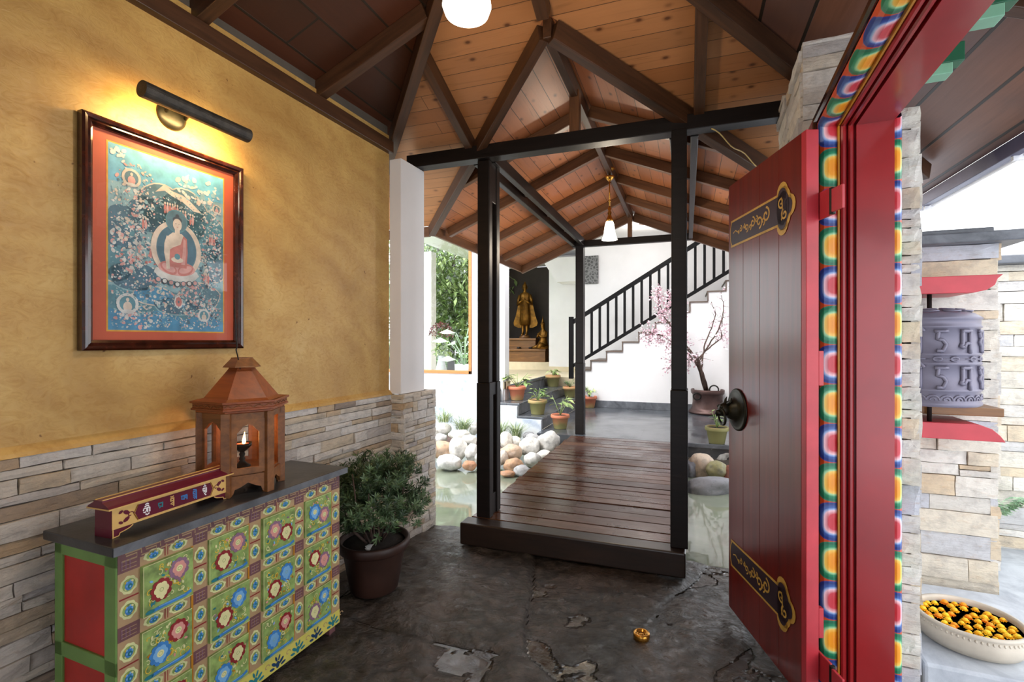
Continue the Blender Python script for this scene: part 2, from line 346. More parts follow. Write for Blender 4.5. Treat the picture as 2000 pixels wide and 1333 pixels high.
M['stepedge'] = flat('brown_step_edge', srgb(96,80,70), 0.5)
M['altar'] = wood('golden_brown_altar', srgb(92,58,26), srgb(160,110,58), 0.4)
M['orangewood'] = wood('orange_window_frame', srgb(176,110,56), srgb(214,150,90), 0.4)
def leafmat(name, a, b, rough=0.45):
    t = NT(name); c = t.ramp(t.attr(), [(0.0, a), (1.0, b)]); t.set(c, rough)
    t.p.inputs['Subsurface Weight'].default_value = 0.0
    return t.m
M['shrubleaf'] = leafmat('deep_green_shrub_leaf', srgb(34,58,34), srgb(108,136,92))
M['leaf'] = leafmat('fresh_green_leaf', srgb(70,110,60), srgb(186,206,130))
M['leafpale'] = leafmat('pale_green_leaf', srgb(120,168,130), srgb(206,228,196))
M['treeleaf'] = leafmat('garden_tree_leaf', srgb(76,104,56), srgb(168,186,120))
M['grassblade'] = leafmat('grass_blade', srgb(70,104,50), srgb(196,206,160))
M['redleaf'] = leafmat('dark_red_flower', srgb(74,20,36), srgb(140,52,70))
M['blossom'] = leafmat('pink_cherry_blossom', srgb(214,164,180), srgb(246,232,238))
M['lawn'] = flat('mown_lawn', srgb(110,160,64), 0.8, var=0.25, scale=12)
M['bark'] = flat('grey_brown_bark', srgb(86,66,58), 0.8, var=0.3, scale=12)
M['marigold'] = None
t = NT('marigold_petal'); c = t.ramp(t.attr(), [(0.0, srgb(244,140,10)), (0.4, srgb(252,184,10)), (1.0, srgb(255,214,40))]); t.set(c, 0.6); M['marigold'] = t.m
M['darkwater'] = flat('dark_bowl_water', (0.03, 0.012, 0.008), 0.06, spec=0.6)
def emit(name, col, s):
    t = NT(name); t.p.inputs['Emission Color'].default_value = (*col, 1); t.p.inputs['Emission Strength'].default_value = s
    t.set(col, 0.4); return t.m
M['shade'] = emit('lit_opal_glass', (1.0, 0.93, 0.78), 3.2)
M['flame'] = emit('candle_flame', (1.0, 0.55, 0.16), 9.0)
M['ember'] = emit('ember_glow', (1.0, 0.16, 0.05), 1.2)
M['spot'] = emit('lit_downlight', (1.0, 0.95, 0.88), 5.0)
M['warmtube'] = emit('warm_lamp_tube', (1.0, 0.72, 0.32), 14.0)
def glass(name, ior=1.45, tint=(1,1,1), boost=0.0):
    t = NT(name); tr = t.n('BsdfTransparent'); tr.inputs[0].default_value = (*tint, 1); gl = t.n('BsdfGlossy', Roughness=0.0)
    fr = t.n('Fresnel', IOR=ior); mx = t.n('MixShader'); ge = t.n('NewGeometry'); front = t.math('SUBTRACT', 1.0, ge.outputs['Backfacing']); t.link(t.math('MULTIPLY', t.math('ADD', fr.outputs[0], boost), front), mx.inputs[0]); t.link(tr.outputs[0], mx.inputs[1]); t.link(gl.outputs[0], mx.inputs[2])
    t.link(mx.outputs[0], t.o.inputs['Surface']); return t.m
M['glass'] = glass('clear_pane'); M['windowglass'] = glass('reflective_window_pane', 1.5, (0.97,0.99,0.97), 0.03)
# lotus band: uv.x counts petals, uv.y runs 0 (outside) .. 1 (opening side)
t = NT('painted_lotus_band'); uv = t.n('UVMap').outputs[0]; sp = t.n('SeparateXYZ'); t.link(uv, sp.inputs[0])
fu = t.math('MULTIPLY', t.math('SUBTRACT', t.math('FRACT', sp.outputs[0]), 0.5), 2.0)
fv = t.math('SUBTRACT', 1.0, sp.outputs[1])
s4 = t.math('POWER', t.math('ADD', t.math('POWER', t.math('ABSOLUTE', fu), 3.2), t.math('POWER', fv, 3.2)), 0.3125)
par = t.math('FLOORED_MODULO', t.math('FLOOR', sp.outputs[0]), 2.0)
r1 = t.ramp(s4, [(0.0, srgb(186,24,34)), (0.40, srgb(200,56,70)), (0.58, srgb(236,196,204)), (0.64, srgb(150,180,222)), (0.72, srgb(52,92,166)), (0.88, srgb(22,48,120)), (0.965, srgb(30,60,140)), (1.0, srgb(190,70,20))])
r2 = t.ramp(s4, [(0.0, srgb(226,130,10)), (0.40, srgb(236,156,22)), (0.56, srgb(240,200,90)), (0.62, srgb(160,214,160)), (0.72, srgb(30,140,96)), (0.88, srgb(10,104,72)), (0.965, srgb(20,120,90)), (1.0, srgb(190,70,20))])
t.set(t.mix(par, r1, r2), 0.4, coat=0.2); M['lotus'] = t.m

# ------------------------------------------------------------------ flat painting helper: polygons laid on a face, each layer a hair prouder
class Art:
    def __init__(s, fn, step=0.0006): s.mb = MB(); s.fn = fn; s.k = 0; s.step = step
    def poly(s, pts, mi, lift=0.0, layer=None):
        s.k += 1; h = (layer if layer is not None else 1) * s.step + lift
        s.mb.add([s.fn(x, y, h) for x, y in pts], [tuple(range(len(pts)))], mi)
    def ell(s, cx, cy, rx, ry, mi, n=16, layer=1, rot=0, a0=0, a1=2*PI, lift=0):
        ca, sa = math.cos(rot), math.sin(rot)
        s.poly([(cx + rx*math.cos(a)*ca - ry*math.sin(a)*sa, cy + rx*math.cos(a)*sa + ry*math.sin(a)*ca) for a in [a0 + (a1-a0)*i/n for i in range(n if a1-a0 > 6.2 else n+1)]], mi, lift, layer)
    def ring(s, cx, cy, r0, r1, mi, n=20, layer=1, a0=0, a1=2*PI, sx=1, sy=1):
        pts = [a0 + (a1-a0)*i/n for i in range(n+1)]
        for a, b in zip(pts, pts[1:]):
            s.poly([(cx+sx*r0*math.cos(a), cy+sy*r0*math.sin(a)), (cx+sx*r1*math.cos(a), cy+sy*r1*math.sin(a)), (cx+sx*r1*math.cos(b), cy+sy*r1*math.sin(b)), (cx+sx*r0*math.cos(b), cy+sy*r0*math.sin(b))], mi, 0, layer)
    def stroke(s, pts, w, mi, layer=1, taper=False):
        n = len(pts); L = []; Rr = []
        for i, p in enumerate(pts):
            q0 = pts[max(i-1, 0)]; q1 = pts[min(i+1, n-1)]; dx, dy = q1[0]-q0[0], q1[1]-q0[1]; l = math.hypot(dx, dy) or 1
            ww = w * (0.35 + 0.65*math.sin(PI*(i+0.5)/n)) if taper else w
            L.append((p[0]-dy/l*ww/2, p[1]+dx/l*ww/2)); Rr.append((p[0]+dy/l*ww/2, p[1]-dx/l*ww/2))
        for i in range(n-1): s.poly([L[i], Rr[i], Rr[i+1], L[i+1]][::-1], mi, 0, layer)
    def curl(s, cx, cy, r, a0, turns, w, mi, layer=1, n=18, end=0.15):
        s.stroke([(cx + r*(1-(1-end)*i/n)*math.cos(a0+turns*2*PI*i/n), cy + r*(1-(1-end)*i/n)*math.sin(a0+turns*2*PI*i/n)) for i in range(n+1)], w, mi, layer)
    def flower(s, cx, cy, r, mi, mi2, n=7, layer=2, ry=1.0):
        pts = []
        for i in range(n*6):
            a = 2*PI*i/(n*6); rr = r*(0.80+0.20*abs(math.sin(n*a/2))); pts.append((cx+rr*math.cos(a), cy+rr*math.sin(a)*ry))
        s.poly(pts, mi, 0, layer)
        if mi2 is not None: s.ell(cx, cy, r*0.5, r*0.5*ry, mi2, 10, layer+1)

# ------------------------------------------------------------------ stone laid in courses
def ledgestones(mb, L, H, rnd, T=0.05, z0=0.0, hmin=0.035, hmax=0.075, lmin=0.10, lmax=0.38, proud=0.012, at=None, mi=0, sub=True):
    """stones covering a face L long (local x) and H high (local z), front at local y = 0 looking to -y"""
    z = z0
    while z < z0 + H - 0.012:
        h = min(rnd.uniform(hmin, hmax), z0 + H - z)
        if z0 + H - z - h < 0.02: h = z0 + H - z
        x = 0.0
        while x < L - 1e-4:
            l = rnd.uniform(lmin, lmax)
            if L - x - l < lmin * 0.7: l = L - x
            parts = [(z, h)]
            if h > 0.058 and rnd.random() < 0.35 and l < 0.25: s_ = rnd.uniform(0.4, 0.6); parts = [(z, h*s_), (z+h*s_, h*(1-s_))]
            for zz, hh in parts:
                g = 0.0022; y = -rnd.uniform(0, proud); tn = rnd.random()
                nx, nz = 4, 2; vs = []; fs = []
                for i in range(nx+1):
                    for k in range(nz+1):
                        px = x + g + (l-2*g)*i/nx; pz = zz + g + (hh-2*g)*k/nz
                        e = (i in (0, nx)) + (k in (0, nz))
                        jy = 0.004*noise.noise(Vector((px*14, pz*30, tn*50)))*1.6 + (0.004 if e else 0) + rnd.uniform(-0.001, 0.001)
                        jx = rnd.uniform(-0.0015, 0.0015); jz = rnd.uniform(-0.002, 0.002) if k in (0, nz) else 0
                        vs.append((px+jx, y+jy, pz+jz))
                for i in range(nx):
                    for k in range(nz):
                        a = i*(nz+1)+k; fs.append((a, a+nz+1, a+nz+2, a+1))
                rim = [i*(nz+1) for i in range(nx+1)] + [nx*(nz+1)+k for k in range(1, nz+1)] + [i*(nz+1)+nz for i in range(nx-1, -1, -1)] + [k for k in range(nz-1, 0, -1)]
                b0 = len(vs)
                for q in rim: vs.append((vs[q][0], T, vs[q][2]))
                m = len(rim)
                fs += [(rim[(q+1) % m], rim[q], b0+q, b0+(q+1) % m) for q in range(m)]
                if at: vs = [at @ Vector(p) for p in vs]
                mb.add(vs, fs, mi, tn)
            x += l
        z += h
def stone_block(name, mats, a, b, rnd, parent=None, faces='fl', loc=(0,0,0), rot=(0,0,0), **kw):
    """a pier: plain core with courses on the faces named (f = -y, l = -x, r = +x, k = +y), local coordinates a..b"""
    mb = MB(); x0, y0, z0 = a; x1, y1, z1 = b; T = 0.03
    mb.box((x0+T, y0+T, z0), (x1-T, y1-T, z1-0.01), 1)
    for fc in faces:
        if fc == 'f': ledgestones(mb, x1-x0, z1-z0, rnd, T, at=Matrix.Translation((x0, y0, z0)), **kw)
        if fc == 'k': ledgestones(mb, x1-x0, z1-z0, rnd, T, at=Matrix.Translation((x1, y1, z0)) @ Matrix.Rotation(PI, 4, 'Z'), **kw)
        if fc == 'l': ledgestones(mb, y1-y0, z1-z0, rnd, T, at=Matrix.Translation((x0, y1, z0)) @ Matrix.Rotation(-PI/2, 4, 'Z'), **kw)
        if fc == 'r': ledgestones(mb, y1-y0, z1-z0, rnd, T, at=Matrix.Translation((x1, y0, z0)) @ Matrix.Rotation(PI/2, 4, 'Z'), **kw)
    return mb.build(name, mats, parent, loc, rot)

def beam(name, p0, p1, w, h, mat, parent=None, roll=0, bevel=0.004, top=None):
    """square timber from p0 to p1 (centre line), w wide, h deep"""
    p0 = Vector(p0); p1 = Vector(p1); L = (p1-p0).length; d = (p1-p0)/L
    up = Vector((0,0,1)) if abs(d.z) < 0.98 else Vector((0,1,0))
    y = up.cross(d).normalized(); z = d.cross(y)
    m = Matrix((d, y, z)).transposed().to_4x4(); m.translation = (p0+p1)/2
    mb = MB(); mb.box((-L/2, -w/2, -h/2), (L/2, w/2, h/2))
    o = mb.build(name, mat, parent, bevel=bevel)
    o.matrix_world = m if parent is None else m
    return o

rnd = random.Random(7)
RZ = -B                            # rotation of everything that stands square in the entrance room
# ================================================================== ROOFS (structure)
XR = -0.745                        # ridge line of the bridge roof and of the entrance roof
def z_back(x, y): return 4.4365 - 0.41*y
def z_left(x, y): return 3.1245 + 0.41*(x + 2.11)
def z_right(x, y): return 3.1245 - 0.41*(x - 0.62)
def z_gable(x, y): return 3.35 - 0.41*abs(x - XR)
def roof(name, poly, zf, mat, along, label):
    mb = MB(); n = len(poly)
    s = math.sqrt(1 + 0.41**2)
    lo = [(x, y, zf(x, y)) for x, y in poly]; hi = [(x, y, zf(x, y)+0.05) for x, y in poly]
    uv = [((x, y*s) if along == 'x' else (y, x*s)) for x, y in poly]
    uv = [(a+20.0, b+20.0) for a, b in uv]
    mb.add(lo+hi, [tuple(range(n))[::-1], tuple(range(n, 2*n))] + [(i, (i+1) % n, n+(i+1) % n, n+i) for i in range(n)], 0, 0.5, uv+uv)
    return struct(mb.build(name, mat), label)
roof('ceiling', [(XR,1.835),(-3.245,4.335),(-2.43,4.335),(XR,2.65)], z_back, M['pine'], 'x', 'knotty pine boarding of the entrance roof, side above the plant corner')
roof('ceiling', [(XR,1.835),(XR,2.65),(0.94,4.335),(0.94,3.52)], z_back, M['pine'], 'x', 'knotty pine boarding of the entrance roof, side above the red door')
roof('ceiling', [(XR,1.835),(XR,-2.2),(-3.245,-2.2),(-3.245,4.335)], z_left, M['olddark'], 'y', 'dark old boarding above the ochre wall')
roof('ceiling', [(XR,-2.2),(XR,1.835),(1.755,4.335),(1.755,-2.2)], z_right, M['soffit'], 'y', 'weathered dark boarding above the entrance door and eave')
roof('ceiling', [(XR,2.65),(-2.43,4.335),(-2.43,7.23),(XR,7.23)], z_gable, M['pine2'], 'y', 'pine boarding of the bridge roof on the pond window side')
roof('ceiling', [(XR,2.65),(XR,7.23),(0.94,7.23),(0.94,4.335)], z_gable, M['pine2'], 'y', 'pine boarding of the bridge roof on the stair side')

roof('ceiling', [(0.94,3.52),(0.94,4.86),(1.755,4.86),(1.755,4.335)], z_right, M['soffit'], 'y', 'weathered boarding at the far corner of the eave outside')
def rafter(name, p0, p1, zf, label, group, w=0.06, h=0.10, mat='rafter', cat='rafter', drop=0.0):
    a = Vector((p0[0], p0[1], zf(*p0) - h/2 - 0.006 - drop)); b = Vector((p1[0], p1[1], zf(*p1) - h/2 - 0.006 - drop))
    o = beam(name, a, b, w, h, M[mat]); tag(o, label, cat, group); return o
G1 = 'rafters of the entrance roof'
# entrance roof: hips, ridge, jacks
rafter('hip_rafter', (XR-0.02,1.855), (-2.75,3.84), z_left, 'brown hip rafter running down to the white pillar', 'hip rafters of the entrance roof', 0.07, 0.11, drop=0.02)
rafter('hip_rafter', (XR+0.02,1.855), (1.55,4.13), z_right, 'brown hip rafter running down to the stone pier by the door', 'hip rafters of the entrance roof', 0.07, 0.11, drop=0.02)
rafter('ridge_beam', (XR,-2.1), (XR,1.80), lambda x,y: 3.684, 'brown ridge beam of the entrance roof over the hall', 'ridge beams', 0.06, 0.12, cat='beam')
rafter('jack_rafter', (XR,1.86), (XR,2.60), z_back, 'brown rafter from the hip peak down to the bridge ridge', G1, 0.07, 0.10)
rafter('jack_rafter', (-1.55,2.66), (-1.55,3.42), z_back, 'short brown rafter above the slotted post', G1, 0.06, 0.10)
rafter('jack_rafter', (0.075,2.68), (0.075,3.42), z_back, 'dark rafter rising straight above the plain post of the bridge', G1, 0.065, 0.10)
for i, y in enumerate((2.44, 1.66, 0.88, 0.10, -0.68, -1.46)):
    ry = y
    xt = XR - max(0, ry-1.835)
    if ry > -0.5: rafter('common_rafter', (xt-0.04, ry), (-2.3, ry), z_left, ['brown rafter meeting the ochre wall nearest the white pillar', 'brown rafter meeting the ochre wall above the picture lamp', 'brown rafter meeting the ochre wall above the framed painting', 'brown rafter meeting the ochre wall over the camera end'][min(i, 3)], G1, 0.065, 0.10)
    xt2 = XR + max(0, ry-1.835)
    if ry > -0.5: rafter('common_rafter', (xt2+0.04, ry), (1.70, ry), z_right, ['dark rafter passing over the stone pier and out to the eave', 'dark rafter passing over the lintel beside the green brackets', 'dark rafter passing over the doorway', 'dark rafter over the camera end of the doorway'][min(i, 3)], G1, 0.065, 0.10)
# valleys
rafter('valley_rafter', (XR-0.03,2.68), (-2.40,4.305), z_gable, 'brown valley rafter running down past the slotted post', 'valley rafters', 0.06, 0.11, cat='rafter', drop=0.015)
rafter('valley_rafter', (XR+0.03,2.68), (0.92,4.305), z_gable, 'brown valley rafter running down past the plain post with a cream cable', 'valley rafters', 0.07, 0.12, cat='rafter', drop=0.015)
# bridge roof
rafter('ridge_beam', (XR,2.66), (XR,7.15), lambda x,y: 3.335, 'brown ridge beam of the bridge roof', 'ridge beams', 0.05, 0.11, cat='beam')
ys = [3.78, 4.60, 5.42, 6.24]
for i, y in enumerate(ys):
    xl = -2.36; xs = 0.88
    if y < 4.3: xl = XR - (y-2.65) + 0.03; xs = XR + (y-2.65) - 0.03
    nm = ['nearest the hall', 'next to the lamp cord', 'third from the hall', 'fourth from the hall']
    rafter('common_rafter', (XR-0.03,y), (xl,y), z_gable, 'brown bridge roof rafter, window side, '+['first beyond the tie beam','second beyond the tie beam','third beyond the tie beam','fourth beyond the tie beam'][i], 'rafters of the bridge roof', 0.055, 0.09, 'lit_rafter')
    rafter('common_rafter', (XR+0.03,y), (xs,y), z_gable, 'brown bridge roof rafter, stair side, '+['first beyond the tie beam','second beyond the tie beam','third beyond the tie beam','fourth beyond the tie beam'][i], 'rafters of the bridge roof', 0.055, 0.09, 'lit_rafter')
for s, xe, nm in ((-1, -2.43, 'over the potted steps'), (1, 0.94, 'in front of the staircase')):
    rafter('verge_rafter', (XR+s*0.02,7.18), (xe,7.18), z_gable, 'warm brown end rafter of the bridge roof '+nm, 'rafters of the bridge roof', 0.06, 0.11, 'lit_rafter')
# eave boards
o = beam('eave_board', (-2.42,4.335,2.62), (-2.42,7.23,2.62), 0.03, 0.10, M['lit_rafter']); tag(o, 'brown eave board of the bridge roof above the pond rocks', 'board', 'eave boards')
o = beam('eave_board', (0.93,4.335,2.62), (0.93,7.23,2.62), 0.03, 0.10, M['lit_rafter']); tag(o, 'brown eave board of the bridge roof behind the red door', 'board', 'eave boards')
o = beam('eave_board', (-3.245,4.33,2.60), (-2.43,4.33,2.60), 0.03, 0.10, M['lit_rafter']); tag(o, 'short brown eave board beside the white pillar', 'board', 'eave boards')
g = thing('roof_gutter', 'blue grey gutter with white brackets along the eave outside the door', 'gutter', (1.76, 0, 2.62))
mb = MB(); mb.box((-0.02,-2.2,-0.06),(0.03,4.88,0.03)); mb.build('fascia', M['gutter'], g, bevel=0.004)
mb = MB(); mb.tube([(0.055,-2.2,-0.055),(0.055,4.90,-0.055)], 0.014, 8); mb.build('pipe', M['white'], g, smooth=True)
for y in (1.6, 2.6, 3.6, 4.7): mb = MB(); mb.box((0.0,y-0.012,-0.085),(0.07,y+0.012,-0.045)); mb.build('bracket', M['white'], g)

# ================================================================== ENTRANCE ROOM
N0 = -2.235
mb = MB(); mb.box((N0-0.25,-2.0,1.09),(N0,3.055,3.05)); mb.box((N0-0.25,-2.0,-0.1),(N0-0.01,3.055,1.10))
o = struct(mb.build('wall_left', M['ochre'], rot=(0,0,RZ)), 'ochre plastered wall with sponged brush marks')
mb = MB(); mb.box((N0-0.02,-2.0,0.0),(N0+0.012,3.055,1.10),1)
L = 5.055; ledgestones(mb, L, 1.10, rnd, 0.03, hmin=0.032, hmax=0.07, lmin=0.12, lmax=0.42, proud=0.014, at=Matrix.Translation((N0+0.022,-2.0,0)) @ Matrix.Rotation(PI/2,4,'Z'))
struct(mb.build('trim_1', [M['ledge'], M['mortar']], rot=(0,0,RZ)), 'stacked ledgestone dado under the ochre wall')
mb = MB(); mb.prism([(N0,1.098),(N0+0.03,1.098),(N0+0.022,1.112),(N0,1.135)], 'y', -2.0, 3.055); struct(mb.build('trim_2', M['ochre'], rot=(0,0,RZ)), 'sloping plaster lip above the stone dado')
o = beam('wall_plate', R(N0+0.015,-2.0,2.955), R(N0+0.015,3.06,2.955), 0.05, 0.09, M['rafter']); tag(o, 'brown timber plate along the top of the ochre wall', 'beam')
mb = MB(); mb.box((N0-0.25,-2.0,3.0),(N0-0.01,3.05,3.20)); struct(mb.build('wall_left', M['mortar'], rot=(0,0,RZ)), 'dark block put between the wall plate and the roof boards against light leaks')  # solid dark filler, added to stop light leaking in under the roof
# corner column
stone_block('pillar_base', [M['ledge'], M['mortar']], (N0+0.0,3.056,-0.4), (-2.103,3.507,1.10), rnd, faces='frk', loc=(0,0,0), rot=(0,0,RZ), hmin=0.035, hmax=0.08, lmin=0.06, lmax=0.2, proud=0.012)
tag(bpy.data.objects['pillar_base'], 'stacked ledgestone base carrying the white pillar', 'pillar base')
mb = MB(); mb.box((N0,3.06,1.10),(-2.13,3.38,2.87)); o = mb.build('pillar', M['white'], rot=(0,0,RZ), bevel=0.006); tag(o, 'white plastered pillar between the ochre wall and the pond', 'pillar')
# floor of the hall: uneven wet flagstones
def flagfloor():
    BAS = []
    for u_, v_, r_, d_ in ((900,1290,0.16,0.020),(868,1195,0.07,0.016),(985,1185,0.07,0.014),(860,1240,0.06,0.012),(1250,1243,0.22,-0.018),(1190,1290,0.15,-0.010),(1080,1180,0.12,-0.006)):
        q_ = PZ(u_, v_, 0); BAS.append((q_.x, q_.y, r_, d_))
    mb = MB(); nx, ny = 220, 300; x0, x1, y0, y1 = -2.35, 1.0, -1.8, 3.56
    seeds = []; r2 = random.Random(3)
    for i in range(16): seeds.append((r2.uniform(x0, x1), r2.uniform(y0, y1), r2.uniform(-0.010, 0.010), r2.uniform(-0.008, 0.008), r2.uniform(-0.008, 0.008)))
    vs = []; tn = []
    for j in range(ny+1):
        for i in range(nx+1):
            x = x0+(x1-x0)*i/nx; y = y0+(y1-y0)*j/ny
            wx = x+0.10*noise.noise(Vector((x*2.2, y*2.2, 3))); wy = y+0.10*noise.noise(Vector((x*2.2, y*2.2, 9)))
            d = sorted((math.hypot(wx-a[0], (wy-a[1])*1.15), k) for k, a in enumerate(seeds))
            e = d[1][0]-d[0][0]; s = seeds[d[0][1]]
            z = s[2] + (x-s[0])*s[3]*1.6 + (y-s[1])*s[4]*1.6 + 0.016*noise.fractal(Vector((x*2.6, y*2.6, 0)), 1.0, 2.0, 5) + 0.008*noise.ridged_multi_fractal(Vector((x*4.2+y*1.5, y*6-x, 5)), 0.9, 2.1, 5, 0.9, 1.8)-0.009
            cr = max(0.0, 1 - e/0.05); 
            for bx, by, br_, bd in BAS: z -= bd*math.exp(-((x-bx)**2+(y-by)**2*0.6)/(br_*br_))
            z -= 0.016*cr; z = max(z, -0.0150)
            edge = min(x-x0, x1-x, y1-y); 
            vs.append((x, y, z-0.012)); tn.append(1-cr)
    fs = [(j*(nx+1)+i, j*(nx+1)+i+1, (j+1)*(nx+1)+i+1, (j+1)*(nx+1)+i) for j in range(ny) for i in range(nx)]
    mb.add(vs, fs); mb.t = tn
    o = mb.build('floor', M['flag'], smooth=True); struct(o, 'uneven dark flagstone floor, wet and worn')
    mb = MB(); mb.box((x0, y0, -0.5), (x1, y1-0.01, -0.055)); struct(mb.build('floor', M['flag']), 'stone ground under the flagstones and pond edge')
flagfloor()
# doorway wall: near side wall behind the camera end
mb = MB(); mb.box((0.50,-2.0,-0.05),(0.80,0.70,2.85)); struct(mb.build('wall_right', M['white'], rot=(0,0,RZ)), 'plain wall beside the camera end of the doorway')
mb = MB(); mb.box((-2.5,-2.2,-0.05),(-1.10,-2.0,3.75)); mb.box((0.10,-2.2,-0.05),(0.80,-2.0,3.75)); mb.box((-1.10,-2.2,2.35),(0.10,-2.0,3.75)); struct(mb.build('wall_rear', M['white'], rot=(0,0,RZ)), 'plain wall behind the camera with an opening added for daylight')  # opening added to let daylight reach the hall from behind
# stone pier behind the door and the outer jamb of stone
o = stone_block('stone_pier', [M['ledge'], M['mortar']], (0.415,2.68,-0.5), (0.70,3.52,2.93), rnd, faces='flk', rot=(0,0,RZ), hmin=0.05, hmax=0.10, lmin=0.12, lmax=0.4, proud=0.02)
tag(o, 'rough stone pier rising behind the open red door', 'pier')
o = stone_block('stone_pier', [M['ledge_out'], M['mortar']], (0.722,2.46,-0.02), (0.80,3.52,2.46), rnd, faces='fr', rot=(0,0,RZ), hmin=0.07, hmax=0.13, lmin=0.3, lmax=0.5, proud=0.012)
tag(o, 'narrow pale stone pier outside the painted door frame', 'pier')

# ---- painted door frame
def sweep(prof, mi=0, uvper=None, w0=2.38, w1=0.86, z1=2.39, bulge=0.0, name='x', mats=None, parent=None, jamb=False):
    """prof: list of (n, o) with o = distance outwards from the opening edge; swept up the far jamb, along the lintel and down the near jamb"""
    mb = MB(); per = 0.165
    tot = [z1, w0-w1, z1]
    segs = []
    for leg in range(3):
        k = max(2, int(tot[leg]/per*8)) if uvper else 1
        rows = []
        for i in range(k+1):
            t_ = i/k; row = []
            for q, (n, o) in enumerate(prof):
                oo = o
                if leg == 0: s = t_*(z1+oo); p = (n, w0+oo, s); u = s/per
                elif leg == 1: s = t_*(w0-w1+2*oo); p = (n, w0+oo-s, z1+oo); u = (z1 + s - oo)/per + 0.01
                else: s = t_*(z1+oo); p = (n, w1-oo, z1+oo-s); u = (z1-s)/per
                if bulge:
                    ph = abs(math.sin(PI*u)); fq = math.sin(PI*min(1, 0.25+0.75*q/(len(prof)-1)))
                    dd = bulge*ph**0.5*fq
                    if leg == 0: p = (p[0]-dd*0.3, p[1]-dd, p[2])
                    elif leg == 1: p = (p[0]-dd*0.3, p[1], p[2]-dd)
                    else: p = (p[0]-dd*0.3, p[1]+dd, p[2])
                vq = q/(len(prof)-1)
                row.append((p, (u, vq if uvper != 'flip' else 1-vq)))
            rows.append(row)
        segs.append(rows)
    m = len(prof)
    for li, rows in enumerate(segs):
        if jamb and li == 1: continue
        vs = [p for row in rows for p, _ in row]; uvs = [u for row in rows for _, u in row]
        fs = [(i*m+q, (i+1)*m+q, (i+1)*m+q+1, i*m+q+1) for i in range(len(rows)-1) for q in range(m-1)]
        mb.add(vs, fs, mi, 0.5, uvs)
    return mb.build(name, mats, parent)
df = thing('door_frame', 'red painted entrance door frame with blue green and orange lotus bands', 'door frame', (0,0,0), RZ)
sweep([(0.420,0.075),(0.420,0.055),(0.428,0.048),(0.436,0.048)], name='outer_edge', mats=M['frame'], parent=df)
sweep([(0.434,0.046),(0.440,0.026),(0.452,0.016),(0.468,0.012),(0.484,0.012),(0.498,0.016)], uvper='a', bulge=0.006, name='lotus_band', mats=M['lotus'], parent=df)
sweep([(0.498,0.018),(0.500,0.006),(0.506,0.006),(0.507,0.016)], name='gold_bead', mats=M['amber'], parent=df)
sweep([(0.507,0.020),(0.510,0.004),(0.516,0.000),(0.524,0.000),(0.529,0.006),(0.530,0.022),(0.534,0.022),(0.536,0.002),(0.541,-0.003),(0.549,-0.003),(0.554,0.003),(0.555,0.020),(0.561,0.020)], name='moulding', mats=M['red'], parent=df)
sweep([(0.561,0.020),(0.562,-0.004),(0.690,-0.004),(0.690,0.012)], name='reveal_board', mats=M['red'], parent=df)
sweep([(0.690,0.004),(0.700,0.002),(0.710,0.004),(0.718,0.012),(0.722,0.030),(0.722,0.08)], uvper='flip', bulge=0.004, jamb=True, name='lotus_band', mats=M['lotus'], parent=df)
mb = MB()
mb.box((0.430,2.46,0),(0.715,2.675,2.485)); mb.box((0.430,0.72,2.44),(0.715,2.60,2.485)); mb.box((0.425,0.70,0),(0.715,0.78,2.50))
mb.build('frame_core', M['red'], df)
mb = MB()
for i in range(4):
    w = 2.30 - 0.34*i
    mb = MB(); mb.box((0.705,w-0.032,2.49),(0.835,w+0.032,2.53)); mb.box((0.705,w-0.032,2.53),(0.87,w+0.032,2.60),1); mb.build('bracket', [M['bracketlight'], M['bracketgreen']], df, bevel=0.003)

# ---- red door leaf, folded back into the hall
hx = R(0.40, 2.315); fx = P(1441, 667, 2.70); fx.z = 0
dv = (fx-hx); dl = dv.length; ang = math.atan2(dv.y, dv.x)
leaf = thing('door_1', 'open red plank door leaf with gold scroll bands folded back beside the stone pier', 'door', (hx.x, hx.y, 0.0), ang)
leaf['kind'] = 'structure'
Wd, Hd = dl, 2.355; TH = 0.05
